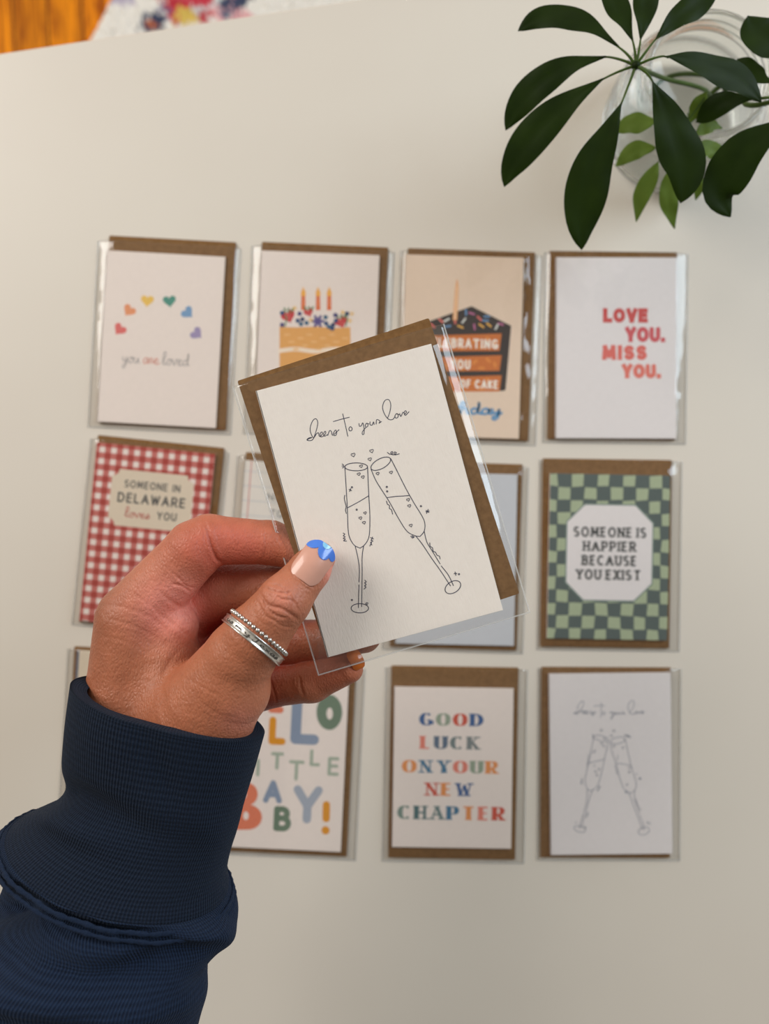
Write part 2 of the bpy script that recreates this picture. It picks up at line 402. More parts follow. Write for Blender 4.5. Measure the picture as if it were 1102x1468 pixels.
class Art:
    """prints ink on a card face; input in photo pixels, output in card-local metres"""
    def __init__(s, mb, pk, z): s.mb = mb; s.pk = pk; s.z = z; s.n = 0
    def zz(s): s.n += 1; return s.z + 1.0e-6*min(s.n, 150)
    def tm(s, x, y): return s.pk.px2l(x, y)
    def line(s, pts, w, mat, smooth=False, closed=False, cap='round', n=6):
        if smooth: pts = smooth_pts(pts, n, closed)
        ribbon(s.mb, pts, w, s.zz(), mat, s.tm, cap)
    def poly(s, pts, mat):
        z = s.zz(); s.mb.add([s.tm(*p) + (z,) for p in pts], [tuple(range(len(pts)))], mat)
    def ell(s, cx, cy, rx, ry, mat, rot=0, n=24):
        a = math.radians(rot); s.poly([(cx+rx*math.cos(t)*math.cos(a)-ry*math.sin(t)*math.sin(a), cy+rx*math.cos(t)*math.sin(a)+ry*math.sin(t)*math.cos(a)) for t in [2*math.pi*k/n for k in range(n)]], mat)
    def ellline(s, cx, cy, rx, ry, w, mat, rot=0, n=28):
        a = math.radians(rot); s.line([(cx+rx*math.cos(t)*math.cos(a)-ry*math.sin(t)*math.sin(a), cy+rx*math.cos(t)*math.sin(a)+ry*math.sin(t)*math.cos(a)) for t in [2*math.pi*k/n for k in range(n+1)]], w, mat)
    def heart_pts(s, cx, cy, size, point):
        """point = direction (photo degrees, 90 = down) that the tip faces"""
        a = math.radians(point - 90); out = []
        for k in range(28):
            t = 2*math.pi*k/28
            x = 16*math.sin(t)**3; y = -(13*math.cos(t)-5*math.cos(2*t)-2*math.cos(3*t)-math.cos(4*t))
            x *= size/34; y = (y-2)*size/34
            out.append((cx+x*math.cos(a)-y*math.sin(a), cy+x*math.sin(a)+y*math.cos(a)))
        return out
    def text(s, txt, cx, cy, width, h, wt, mats, style='round', rot=None, gap=None, sp=0.55, contrast=1.0):
        """one line of capitals centred at photo pixel (cx,cy), fitted to width x h; wt = stroke weight px"""
        if not isinstance(mats, (list, tuple)): mats = [mats]
        rot = s.pk.deg if rot is None else rot
        a = math.radians(rot); ih = h - wt*contrast
        if style in ('slab', 'didone'): ih = h - wt*0.35
        gap = wt*1.25 if gap is None else gap
        adv = 0; pos = []
        for ch in txt:
            if ch == ' ': adv += h*sp; continue
            g = GL[ch]; pos.append((ch, adv)); adv += g[0]*ih + wt + gap
        adv -= gap; kx = width/adv
        i = 0
        for ch, x0 in pos:
            mat = mats[i % len(mats)]; i += 1
            for st in GL[ch][1]:
                pts = []
                for (x, y) in st:
                    lx = (x0 + wt/2 + x*ih)*kx - width/2; ly = h/2 - ((h-ih)/2 + y*ih)
                    pts.append((cx + lx*math.cos(a) - ly*math.sin(a), cy + lx*math.sin(a) + ly*math.cos(a)))
                if style == 'didone':
                    ca, sa = math.cos(a), math.sin(a)
                    if len(st) > 4:
                        wf = lambda dx, dy, t: wt*(0.16 + 0.84*abs(-dx*sa+dy*ca)**1.6)
                    else:
                        d = np.array(pts[-1]) - np.array(pts[0]); d /= np.linalg.norm(d)
                        dx, dy = d[0]*ca+d[1]*sa, -d[0]*sa+d[1]*ca
                        k = 0.30 if abs(dy) < 0.3 else ((0.62 if abs(dx) > .2 else 0.95) if dx*dy > -0.1 else 0.26)
                        if ch in 'NU' and st[0][0] != st[-1][0] and ch == 'U': k = 0.9
                        if ch == 'N' and st[0][0] == st[-1][0]: k = 0.26
                        if ch == 'H' and st[0][0] > .3 and st[0][0] == st[-1][0]: k = 0.5
                        wf = wt*k
                    s.line(pts, wf, mat, cap='butt')
                    if len(st) == 2 and abs(st[0][1]-st[1][1]) > .2 or ch == 'U':
                        for (x, y), (px_, py_) in ((st[0], pts[0]), (st[-1], pts[-1])):
                            if y in (0, 1): s.line([(px_-wt*.62*ca, py_-wt*.62*sa), (px_+wt*.62*ca, py_+wt*.62*sa)], wt*.24, mat, cap='butt')
                elif style == 'slab':
                    s.line(pts, wt, mat, cap='butt')
                    ca, sa = math.cos(a), math.sin(a)
                    if (len(st) == 2 and abs(st[0][1]-st[1][1]) > .2) or ch == 'U':
                        for (x, y), (px_, py_) in ((st[0], pts[0]), (st[-1], pts[-1])):
                            if y in (0, 1) and not (ch in 'MAVN' and (x, y) in ((.06,1),(.78,1),(.4,1),(.36,0),(.7,0),(0,1)) and ch in 'A'):
                                s.line([(px_-wt*.95*ca, py_-wt*.95*sa), (px_+wt*.95*ca, py_+wt*.95*sa)], wt*.6, mat, cap='butt')
                else:
                    s.line(pts, wt, mat, cap=('round' if style == 'round' else ('round' if len(st) > 4 else 'square')))
    def cursive(s, txt, cx, cy, width, xh, wt, mats, rot=None):
        if not isinstance(mats, (list, tuple)): mats = [mats]*len(txt)
        rot = s.pk.deg if rot is None else rot; a = math.radians(rot)
        tot = sum(CUR[c][0] for c in txt); kx = width/tot; x0 = 0
        for c, mat in zip(txt, mats):
            for st in CUR[c][1]:
                pts = []
                for (x, y) in st:
                    lx = (x0+x)*kx - width/2; ly = -(y-.5)*xh
                    pts.append((cx+lx*math.cos(a)-ly*math.sin(a), cy+lx*math.sin(a)+ly*math.cos(a)))
                s.line(pts, wt, mat, smooth=True)
            x0 += CUR[c][0]

# ------------------------------------------------------------------ packaged greeting cards
class Pack:
    """a card and its kraft envelope in a clear sleeve; card and envelope given as centre px, size px, tilt (photo degrees, clockwise +)"""
    def __init__(s, card, env, slv, label, stock, z_back, group, art=None, rise=0.0, seed=0):
        s.zb = z_back                                   # world z of the sleeve's back
        cx, cy, cw, ch, s.deg = card
        s.ztop = z_back + 0.0029                        # card face
        dep = ZC - s.ztop
        s.c = P(cx, cy, dep); s.th = -math.radians(s.deg); s.k = dep/F
        s.root = empty('packaged_greeting_card', (s.c[0], s.c[1], z_back), s.th)
        tag(s.root, label, 'greeting card', group)
        hw, hh = cw*s.k/2, ch*s.k/2
        # card: folded sheet, two leaves joined along the left fold
        mb = MB()
        zt = 0.0029
        mb.slab(-hw, hw, -hh, hh, zt-0.0006, zt, 0.00008, stock)
        mb.slab(-hw, hw-0.0004, -hh+.0002, hh-.0002, zt-0.0016, zt-0.0010, 0.00008, stock)
        mb.slab(-hw-.0001, -hw+.0005, -hh, hh, zt-0.0016, zt, 0.00008, stock)
        s.hw, s.hh = hw, hh
        if art: art(Art(mb, s, zt + 0.00002), s)
        mb.build('card', s.root)
        # envelope: pocket with a gummed flap folded on its back
        ex, ey, ew, eh, ed = env
        de = ZC - (z_back + 0.0012); ke = de/F
        e = P(ex, ey, de); er = -math.radians(ed - s.deg)
        dx, dy = e[0]-s.c[0], e[1]-s.c[1]; ct, st_ = math.cos(-s.th), math.sin(-s.th)
        ec = (dx*ct-dy*st_, dx*st_+dy*ct)
        eo = empty('tmp', (0, 0, 0)); bpy.data.objects.remove(eo)
        we, he = ew*ke/2, eh*ke/2
        mb = MB()
        mb.slab(-we, we, -he, he, 0.0006, 0.0012, 0.00012, M_kraft, r=0.0008)
        mb.add([(-we+.001, he-.0005, .00055), (we-.001, he-.0005, .00055), (we*.55, he*.35, .00035), (-we*.55, he*.35, .00035),
                (-we+.001, he-.0005, .00035), (we-.001, he-.0005, .00035), (we*.55, he*.35, .0002), (-we*.55, he*.35, .0002)],
               [(0,1,2,3),(7,6,5,4),(0,4,5,1),(1,5,6,2),(2,6,7,3),(3,7,4,0)], M_kraft)
        eo = mb.build('envelope', s.root); eo.location = (ec[0], ec[1], 0); eo.rotation_euler = (0, 0, er)
        # clear sleeve
        vx, vy, vw, vh, vd = slv
        dv = ZC - (z_back + 0.001); kv = dv/F
        p = P(vx, vy, dv); dx, dy = p[0]-s.c[0], p[1]-s.c[1]
        vc = (dx*ct-dy*st_, dx*st_+dy*ct); vr = -math.radians(vd - s.deg)
        so = s.sleeve(vw*kv/2, vh*kv/2, vc, vr, ec, er, we, he, seed)
        so.location = (vc[0], vc[1], 0); so.rotation_euler = (0, 0, vr)
    def px2l(s, px, py):
        q = P(px, py, ZC - s.ztop); dx, dy = q[0]-s.c[0], q[1]-s.c[1]
        c_, s_ = math.cos(-s.th), math.sin(-s.th)
        return (dx*c_-dy*s_, dx*s_+dy*c_)
    def sleeve(s, W, H, vc, vr, ec, er, we, he, seed):
        rs = np.random.RandomState(seed + 11)
        nx, ny = 74, 100
        u = np.linspace(-1, 1, nx); v = np.linspace(-1, 1, ny)
        U, V = np.meshgrid(u*W, v*H, indexing='ij')
        c_, s_ = math.cos(vr), math.sin(vr)
        X = vc[0] + U*c_ - V*s_; Y = vc[1] + U*s_ + V*c_            # pack-local
        ce, se = math.cos(-er), math.sin(-er)
        EX = (X-ec[0])*ce - (Y-ec[1])*se; EY = (X-ec[0])*se + (Y-ec[1])*ce
        ine = (np.abs(EX) < we+.0004) & (np.abs(EY) < he+.0004)
        inc = (np.abs(X) < s.hw+.0006) & (np.abs(Y) < s.hh+.0006)
        h0 = np.where(inc, .0033, np.where(ine, .0015, .00045))
        hb = h0.copy()
        for _ in range(45):
            q = np.pad(hb, 1, mode='constant', constant_values=.0004)
            q[:, -1] = q[:, -2]
            hb = (q[:-2, 1:-1] + q[2:, 1:-1] + q[1:-1, :-2] + q[1:-1, 2:] + 2*hb)/6
            hb = np.maximum(hb, h0)
        wr = np.zeros_like(hb)
        for _ in range(7):
            a = rs.uniform(-.35, .35) + (math.pi/2 if rs.rand() < .25 else 0); fq = rs.uniform(90, 420); ph = rs.uniform(0, 6.28)
            wr += np.sin((U*math.cos(a) + V*math.sin(a))*fq + ph + 1.5*np.sin(V*rs.uniform(20, 60) + ph))*rs.uniform(.4, 1)/(fq/200)
        out = np.clip((hb - .0033)/-.0012, 0, 1)
        z = hb + (wr - wr.min())*(.00004 + .00012*out)*0.8
        edge = np.minimum(W-np.abs(U), H+V); ef = np.clip(edge/.0025, 0, 1)
        z = z*ef + .0004*(1-ef)
        zb = np.full_like(z, .00012)
        v1 = np.stack([U, V, z], -1).reshape(-1, 3); v2 = np.stack([U, V, zb], -1).reshape(-1, 3)
        idx = np.arange(nx*ny).reshape(nx, ny)
        f1 = np.stack([idx[:-1, :-1], idx[1:, :-1], idx[1:, 1:], idx[:-1, 1:]], -1).reshape(-1, 4)
        f2 = f1[:, ::-1] + nx*ny
        b_ = np.concatenate([idx[:, 0], idx[-1, 1:], idx[-2::-1, -1], idx[0, -2:0:-1]])
        b2 = np.roll(b_, -1); f3 = np.stack([b_, b_+nx*ny, b2+nx*ny, b2], -1)
        me = bpy.data.meshes.new('clear_sleeve'); me.from_pydata(np.vstack([v1, v2]).tolist(), [], np.vstack([f1, f2, f3]).tolist())
        me.polygons.foreach_set('use_smooth', [True]*len(me.polygons)); me.materials.append(M_film); me.update()
        o = link('clear_sleeve', me, s.root); o['label'] = 'clear glossy plastic sleeve'
        mb = MB(); e_ = .0007
        for (x0, x1, y0, y1) in ((-W-e_, -W, -H-e_, H), (W, W+e_, -H-e_, H), (-W, W, -H-e_, -H)):
            mb.slab(x0, x1, y0, y1, .00008, .00042, .00012, M_seal)
        so = mb.build('sealed_edge', o); so['label'] = 'pale heat-sealed edge'
        return o

def quad(tl, w_, h_, deg):          # centre of a w x h sheet whose top-left corner sits at pixel tl
    a = math.radians(deg); return (tl[0] + w_/2*math.cos(a) - h_/2*math.sin(a), tl[1] + w_/2*math.sin(a) + h_/2*math.cos(a), w_, h_, deg)

# --- art of each card -------------------------------------------------------
def art_hearts(a, pk):
    for cx, cy, pt, c in ((171,473,128,(222,112,108)),(184.5,446,126,(230,152,108)),(211,432,95,(234,192,96)),(243,432.5,84,(82,146,130)),(269.5,449,45,(122,158,194)),(282.5,479,40,(160,146,182))):
        a.poly(a.heart_pts(cx, cy, 20, pt), ink(*c))
    t = 'you are loved'; g = ink(150,146,146)
    a.cursive(t, 223, 518, 96, 8.5, 1.1, [ink(210,110,80) if 4 <= i <= 6 else g for i in range(len(t))])

def art_cake(a, pk):
    sp = ink(228,168,98); wh = ink(244,226,206)
    def z(x, y): return (120+x/2.5045, 320+y/2.5045)
    edge = [z(703,372), z(760,374), z(830,371), z(900,376), z(957,373), z(958,470), z(956,640), z(703,640)]
    a.poly(edge, sp)
    a.line([z(705,458), z(760,452), z(830,460), z(900,452), z(956,458)], 6, wh, smooth=True)
    for k in range(14): a.ell(*z(730+k*16, 400+13*((k*7) % 5)), 5, 1.6, ink(236,186,124))
    for x in (788, 841, 881):
        a.poly([z(x-8,312), z(x+8,312), z(x+7,262), z(x-7,262)], ink(222,110,66))
        a.line([z(x,300), z(x+1,270)], 1.0, ink(240,160,110))
        a.poly([z(x-8,262), z(x-9,250), z(x,228), z(x+9,250), z(x+8,262)], ink(240,176,84))
    for cx, cy, s_ in ((735,337,22),(808,322,15),(924,357,20)):
        q = z(cx, cy); a.poly(a.heart_pts(q[0], q[1], s_, 70), ink(200,58,66))
        for d in (-6, 0, 6): a.line([(q[0]+d*.7, q[1]-s_*.32), (q[0]+d, q[1]-s_*.56)], 2.4, ink(70,120,70))
        for k in range(4): a.ell(q[0]-3+2*k, q[1]-2+(k % 2)*4, .6, .8, ink(240,190,160))
    q = z(840,352)
    for k in range(6):
        t = k*math.pi/3; a.ell(q[0]+5*math.cos(t), q[1]+5*math.sin(t), 5, 2.2, ink(96,84,140), rot=math.degrees(t))
    rs = random.Random(5)
    for x, y in ((712,365),(775,325),(768,350),(785,345),(800,358),(870,360),(880,372),(892,378),(903,330),(945,325),(780,362),(895,365),(712,322),(868,338),(905,350)):
        a.ell(*z(x, y), 3.2, 3.2, ink(*rs.choice(((40,74,120),(60,100,130),(70,64,120),(44,60,100)))))
    for x, y in ((757,305),(962,325),(955,350),(930,320),(815,348)): 
        q = z(x, y)
        for t in (0, 60, 120): a.line([(q[0]-3*math.cos(math.radians(t)), q[1]-3*math.sin(math.radians(t))), (q[0]+3*math.cos(math.radians(t)), q[1]+3*math.sin(math.radians(t)))], 1, ink(236,190,90))
    for x in (722, 940): a.line([z(x,370), z(x+6,345), z(x+2,330)], 1.6, ink(80,130,90), smooth=True)

def art_slice(a, pk):
    def z(x, y): return (560+x/2.5045, 340+y/2.5045)
    ch = ink(64,56,54); og = ink(206,118,60)
    a.poly([z(60,330), z(290,248), z(432,318), z(412,548), z(404,552), z(60,552)], ch)
    for y0, y1 in ((350,410),(428,482),(500,556)):
        a.poly([z(60,y0+6), z(398,y0-4), z(390,y1-2), z(60,y1)], og)
        for k in range(12): a.ell(*z(110+k*24, (y0+y1)/2 + 16*math.sin(k*2.3)), 5, 2.5, ink(222,140,70), rot=k*40)
    a.text('CELEBRATING', 560+253/2.5045, 340+381/2.5045, 105, 14, 2.8, ink(246,236,224))
    a.text('YOU', 560+250/2.5045, 340+457/2.5045, 28, 14, 2.8, ink(246,236,224))
    a.text('OF CAKE', 560+316/2.5045, 340+528/2.5045, 54, 12.5, 2.6, ink(246,236,224))
    cols = ((230,120,110),(110,150,190),(236,180,90),(224,224,216),(190,110,150))
    rs = random.Random(8)
    for k, (x, y) in enumerate(((180,300),(205,320),(250,322),(262,300),(290,274),(318,292),(345,285),(352,315),(380,322),(300,322),(230,300),(270,270),(325,318),(200,298),(395,312),(150,318),(340,300))):
        t = rs.uniform(0, 3.14); q = z(x, y); a.line([(q[0]-3.6*math.cos(t), q[1]-3.6*math.sin(t)), (q[0]+3.6*math.cos(t), q[1]+3.6*math.sin(t))], 2.6, ink(*cols[k % 5]))
    a.poly([z(222,298), z(238,298), z(244,185), z(240,153), z(236,153), z(231,185)], ink(236,178,128))
    a.line([z(230,292), z(238,180)], 1.4, ink(246,214,178))
    a.cursive('birthday', 560+270/2.5045, 340+624/2.5045, 102, 8, 3.2, ink(84,150,196))

def art_love(a, pk):
    def z(x, y): return (560+x/2.5045, 340+y/2.5045)
    for t, x0, x1, y0, y1, c in (('LOVE',762,922,255,307,(205,84,82)),('YOU.',842,984,322,377,(208,92,98)),('MISS',758,920,388,441,(222,112,102)),('YOU.',830,969,455,507,(226,122,108))):
        q = z((x0+x1)/2, (y0+y1)/2); a.text(t, q[0], q[1], (x1-x0)/2.5045, (y1-y0)/2.5045, 6.4, ink(*c), 'square', gap=1.6)

def art_gingham(a, pk):
    z0 = a.zz(); hw, hh = pk.hw, pk.hh
    pitch = 16.65*pk.k; wd = ink(214,160,150); rd = ink(168,62,54); x0 = -hw + 0.0
    # stripes both ways; crossings darker
    mid_c = ink(196,112,104)
    nx, ny = int(2*hw/pitch)+2, int(2*hh/pitch)+2
    sw = pitch*0.52
    xs = [(max(-hw, -hw+i*pitch-.0018), min(hw, -hw+i*pitch-.0018+sw)) for i in range(nx)]
    ys = [(max(-hh, hh-j*pitch-sw+.0015), min(hh, hh-j*pitch+.0015)) for j in range(ny)]
    for (p, q) in xs:
        if q > p: a.mb.add([(p,-hh,z0),(q,-hh,z0),(q,hh,z0),(p,hh,z0)], [(0,1,2,3)], mid_c)
    z1 = a.zz()
    for (p, q) in ys:
        if q > p: a.mb.add([(-hw,p,z1),(hw,p,z1),(hw,q,z1),(-hw,q,z1)], [(0,1,2,3)], mid_c)
    z2 = a.zz()
    for (p, q) in xs:
        for (r_, s_) in ys:
            if q > p and s_ > r_: a.mb.add([(p,r_,z2),(q,r_,z2),(q,s_,z2),(p,s_,z2)], [(0,1,2,3)], rd)
    # label plate with scooped corners
    cx, cy = 216.5, 717.5; W, H, c = 59, 40.5, 11; an = math.radians(pk.deg)
    def rp(x, y): return (cx+x*math.cos(an)-y*math.sin(an), cy+x*math.sin(an)+y*math.cos(an))
    def plate(g):
        pts = []
        for (sx_, sy_, a0) in ((1,-1,180),(1,1,270),(-1,1,0),(-1,-1,90)):
            arcp = [(sx_*(W+g) + c*math.cos(math.radians(a0-90*k/6)), sy_*(H+g) + c*math.sin(math.radians(a0-90*k/6))) for k in range(7)]
            pts += arcp
        return pts
    # corners cut by straight notches with a small step
    def notch(g):
        w2, h2 = W+g, H+g; q = 10
        return [(-w2+q,-h2),(w2-q,-h2),(w2-q*.9,-h2+q*.55),(w2-q*.5,-h2+q*.9),(w2,-h2+q),(w2,h2-q),(w2-q*.5,h2-q*.9),(w2-q*.9,h2-q*.55),(w2-q,h2),(-w2+q,h2),(-w2+q*.9,h2-q*.55),(-w2+q*.5,h2-q*.9),(-w2,h2-q),(-w2,-h2+q),(-w2+q*.5,-h2+q*.9),(-w2+q*.9,-h2+q*.55)]
    a.poly([rp(*p) for p in notch(0)], M_cream)
    k_ = ink(70,72,74)
    a.text('SOMEONE IN', 218.5, 697, 80, 11, 1.8, k_)
    a.text('DELAWARE', 217, 717, 97, 14.5, 2.5, k_)
    a.cursive('loves', 197, 739, 36, 6.5, 1.3, ink(190,92,84))
    a.text('YOU', 239, 740.5, 28, 11.5, 1.9, k_)

def art_lined(a, pk):
    hw, hh = pk.hw, pk.hh; bl = ink(176,182,190)
    for j in range(6):
        y = hh - (16 + j*21)*pk.k; z0 = a.zz()
        a.mb.add([(-hw,y,z0),(hw,y,z0),(hw,y+.0004,z0),(-hw,y+.0004,z0)], [(0,1,2,3)], bl)
    z0 = a.zz(); x = -hw + 9*pk.k
    a.mb.add([(x,-hh,z0),(x+.0006,-hh,z0),(x+.0006,hh,z0),(x,hh,z0)], [(0,1,2,3)], ink(206,120,114))
    a.text('NO', 394, 713, 22, 10.5, 1.6, ink(120,120,122)); a.text('TO', 396, 736, 20, 10, 1.6, ink(120,120,122))

def art_plain(a, pk): pass

def art_check(a, pk):
    rs = random.Random(2); dk = ink(89,100,97); lt = ink(172,182,150); hw, hh = pk.hw, pk.hh
    z0 = a.zz(); a.mb.add([(-hw,-hh,z0),(hw,-hh,z0),(hw,hh,z0),(-hw,hh,z0)], [(0,1,2,3)], dk)
    z1 = a.zz(); cw = 18.6*pk.k; chh = 18.45*pk.k
    for j in range(14):
        for i in range(11):
            if (i + j) % 2: continue
            x0 = -hw - cw*.38 + i*cw - (0 if j % 2 == 0 else 0); y0 = hh - j*chh
            x0 += cw*1.0 if False else 0
            q = lambda: rs.uniform(-.10, .10)
            pts = [(x0+cw*(.04+q()*.6), y0-cw*(.04+q()*.6)), (x0+cw*(.96+q()*.8), y0-cw*(.04+q()*.6)), (x0+cw*(.96+q()*.8), y0-cw*(.96+q()*.6)), (x0+cw*(.04+q()*.6), y0-cw*(.96+q()*.8))]
            pts = [(min(hw, max(-hw, x)), min(hh, max(-hh, y))) for x, y in pts]
            if max(p[0] for p in pts) - min(p[0] for p in pts) < 1e-4 or max(p[1] for p in pts) - min(p[1] for p in pts) < 1e-4: continue
            a.mb.add([(x, y, z1) for x, y in pts][::-1], [(0,1,2,3)], lt)
    cx, cy = 873.3, 792.4; an = math.radians(pk.deg)
    def octo(W, H, c): return [(cx+x*math.cos(an)-y*math.sin(an), cy+x*math.sin(an)+y*math.cos(an)) for x, y in ((-W+c,-H),(W-c,-H),(W,-H+c),(W,H-c),(W-c,H),(-W+c,H),(-W,H-c),(-W,-H+c))]
    a.poly(octo(63, 70, 26), ink(122,140,130)); a.poly(octo(61, 68, 25), M_card_cool)
    k_ = ink(66,68,68)
    for t, x, y, w_ in (('SOMEONE IS',874,763,104),('HAPPIER',873.5,783.3,76),('BECAUSE',873,803.6,78),('YOU EXIST',872,824,93)):
        a.text(t, x, y, w_, 13.2, 2.9, k_, 'slab', gap=3.2, sp=.35)

def art_baby(a, pk):
    def z(x, y): return (80+x/2.3957, 900+y/2.3957)
    k = 2.3957; R = 'round'
    bl = ink(140,152,172); orr = ink(222,150,48); gn = ink(112,130,110); co = ink(222,128,98); sg = ink(168,178,160); gy = ink(166,172,184)
    q = z(690,262); a.text('H', q[0]-14, q[1]-6, 34, 46, 12, bl)
    q = z(757,252); a.text('E', *q, 22, 34, 9.5, co)
    q = z(761,354); a.text('L', *q, 24, 40, 10, orr)
    q = z(857,322); a.text('L', *q, 41, 66, 15, bl)
    q = z(939,290); a.ell(q[0], q[1], 18.5, 25.5, gn); a.ell(q[0]+.5, q[1]+2, 4.5, 8.5, M_card)
    for t, x, y, w_, h in (('L',640,470,18,22),('I',694,480,5,25),('T',760,457,18,25),('T',826,490,22,29),('L',890,447,15,24),('E',953,476,16,27)):
        a.text(t, *z(x, y), w_, h, 4.8, sg)
    q = z(655,612); a.ell(q[0]+2, q[1]+16, 20, 18, co); a.ell(q[0], q[1]-17, 16, 16.5, co); a.poly([(q[0]-20,q[1]-33),(q[0],q[1]-33),(q[0],q[1]+34),(q[0]-20,q[1]+34)], co)
    a.ell(q[0]-1, q[1]+14, 4, 6, M_card); a.ell(q[0]-3, q[1]-16, 3, 4.5, M_card)
    a.text('A', *z(745,563), 27, 33, 8, bl)
    a.text('B', *z(778,656), 25, 36, 8.5, gn)
    a.text('Y', *z(864,607), 42, 54, 12, gy)
    a.line([z(929,608), z(928,655)], 10.5, orr); a.line([z(926,695), z(926,696)], 11.5, orr)

def art_luck(a, pk):
    def z(x, y): return (540+x/2.3957, 930+y/2.3957)
    b1=(66,98,146); sg=(150,162,142); rd=(206,88,70); pk_=(226,132,114); or_=(228,148,88); sl=(98,114,134); tl=(72,120,150)
    rows = (('GOOD',145,367,221,266,[b1,sg,rd,b1]),('LUCK',147,356,300,346,[pk_,sl,(120,132,132),(128,134,134)]),('ON YOUR',85,418,383,428,[or_,tl,tl,pk_,sg,or_]),
            ('NEW',163,331,460,506,[rd,or_,b1]),('CHAPTER',70,441,540,588,[(126,144,134),(84,114,116),(108,130,130),tl,or_,pk_,rd]))
    for t, x0, x1, y0, y1, cs in rows:
        q = z((x0+x1)/2, (y0+y1)/2)
        a.text(t, q[0], q[1], (x1-x0)/2.3957, (y1-y0)/2.3957, 7.6, [ink(*c) for c in cs], 'didone', gap=2.2, sp=.18)

# handwriting and flutes, traced in the held card's enlarged view; fitted to any card through a card-local transform
HW = [[(42,299),(55,292),(72,285),(55,287),(42,298),(52,304),(72,301),(85,283),(103,225),(107,190),(96,171),(78,182),(64,215),(62,245),(74,278),(85,284),(100,262),(112,257),(116,275),(124,280)],
      [(124,279),(136,262),(132,251),(122,262),(126,280),(142,276),(156,258),(152,247),(143,262),(149,277),(165,268)], [(168,272),(180,243),(191,250),(192,266)],
      [(196,272),(214,240),(222,254),(218,271),(204,270),(236,238)],
      [(259,142),(273,200),(290,277)], [(202,188),(250,174),(299,162)], [(306,218),(297,230),(300,243),(312,243),(316,229),(306,218)],
      [(358,200),(361,216),(372,213),(381,196),(389,230),(388,262),(379,266),(379,250),(401,222)], [(402,200),(396,212),(402,222),(412,214),(410,200),(402,199),(417,202)],
      [(425,190),(425,207),(438,209),(446,190),(450,206)], [(462,203),(466,176),(486,186),(479,198),(494,188)],
      [(575,160),(564,174),(545,177),(528,165),(511,138),(501,100),(514,62),(538,55),(551,85),(545,130),(531,168)],
      [(585,140),(576,154),(582,167),(595,160),(594,143),(585,140),(602,146)], [(605,140),(612,157),(625,132),(634,140)], [(634,145),(646,131),(640,122),(632,135),(640,150),(661,129)]]
FLUTE = [[(272,463),(278,560),(287,712),(291,830),(300,890),(328,938),(365,957)], [(410,463),(414,560),(418,650),(424,760),(420,880),(396,932),(365,957)],
      [(288,712),(330,690),(370,668),(415,640)], [(335,945),(350,1010),(360,1080),(358,1162)], [(358,1180),(356,1240),(355,1318)], [(386,945),(377,1010),(377,1120),(374,1312)],
      [(431,478),(460,545),(500,610),(540,672),(600,780),(650,855),(700,882),(728,886)], [(550,412),(590,490),(640,590),(690,680),(752,785),(755,850),(728,886)],
      [(530,650),(580,643),(630,640),(665,637)], [(703,884),(740,930),(800,1020),(850,1090),(913,1186)], [(754,855),(770,920),(800,970),(850,1052)], [(858,1066),(900,1120),(931,1184)],
      [(272,636),(269,655),(274,680),(280,705),(276,725),(281,746)], [(262,866),(272,872),(262,882),(274,888),(262,898),(276,902),(264,912),(282,914)],
      [(428,893),(446,901)], [(440,890),(434,908)], [(428,920),(436,938)], [(437,915),(424,944)], [(430,908),(443,914)],
      [(394,1152),(402,1162),(392,1168),(402,1178),(392,1186),(400,1194),(388,1206)], [(256,446),(264,452)], [(255,458),(266,458)], [(258,470),(267,463)],
      [(525,672),(531,690),(543,698),(543,716),(555,724),(562,750)], [(788,925),(790,945),(804,955),(808,975),(822,982),(832,1000),(846,1006),(850,1022)],
      [(531,376),(545,386),(560,384),(562,372),(552,374),(556,388),(576,388),(584,376),(572,374),(576,390),(602,384)], [(672,886),(684,882)], [(677,893),(690,886)], [(684,896),(694,888)], [(398,1294),(410,1300)], [(402,1288),(414,1292)],
      [(298,600),(312,608)], [(308,596),(301,612)], [(765,728),(782,740)], [(778,722),(768,746)], [(764,736),(784,732)], [(936,1112),(952,1110)], [(941,1102),(946,1122)]]
HEARTS = [(323,392,26),(435,368,24),(424,418,22),(371,460,20),(357,508,20),(382,526,20),(395,744,18),(367,775,20),(389,803,20),(472,505,20),(553,498,20),(657,664,20),(664,701,20),(673,820,20)]
DOTS = [(315,587),(344,723),(315,1272),(527,585),(529,612),(734,702),(965,1115)]
RIMS = [(341,463,69,24,0),(490,444,66,30,-28),(363,1322,53,28,0),(928,1194,52,34,-32)]
HELD = (543.8, 717.6, 260.3, 395.6, -15.1)         # centre, width, height, tilt of the held card
def art_cheers_fit(tf, wt, c):
    def art(a, pk):
        m = ink(*c)
        fx = lambda p: tf((p[0]/4.238+430, p[1]/4.238+560))
        for st in HW: a.line([fx(p) for p in st], wt, m, smooth=True, n=5)
        for st in FLUTE: a.line([fx(p) for p in st], wt*1.02, m, smooth=True, n=4)
        def elp(cx, cy, rx, ry, rot):
            r_ = math.radians(rot); return [(cx+rx*math.cos(t)*math.cos(r_)-ry*math.sin(t)*math.sin(r_), cy+rx*math.cos(t)*math.sin(r_)+ry*math.sin(t)*math.cos(r_)) for t in [2*math.pi*k/26 for k in range(27)]]
        for r_ in RIMS: a.line([fx(p) for p in elp(*r_)], wt, m)
        for (x, y, s_) in HEARTS:
            hp = a.heart_pts(x, y, s_, 90 - 15); a.line([fx(p) for p in hp + hp[:1]], wt*.8, m)
        for (x, y) in DOTS: a.line([fx(p) for p in elp(x, y, 4, 4, 0)], wt*.9, m)
    return art
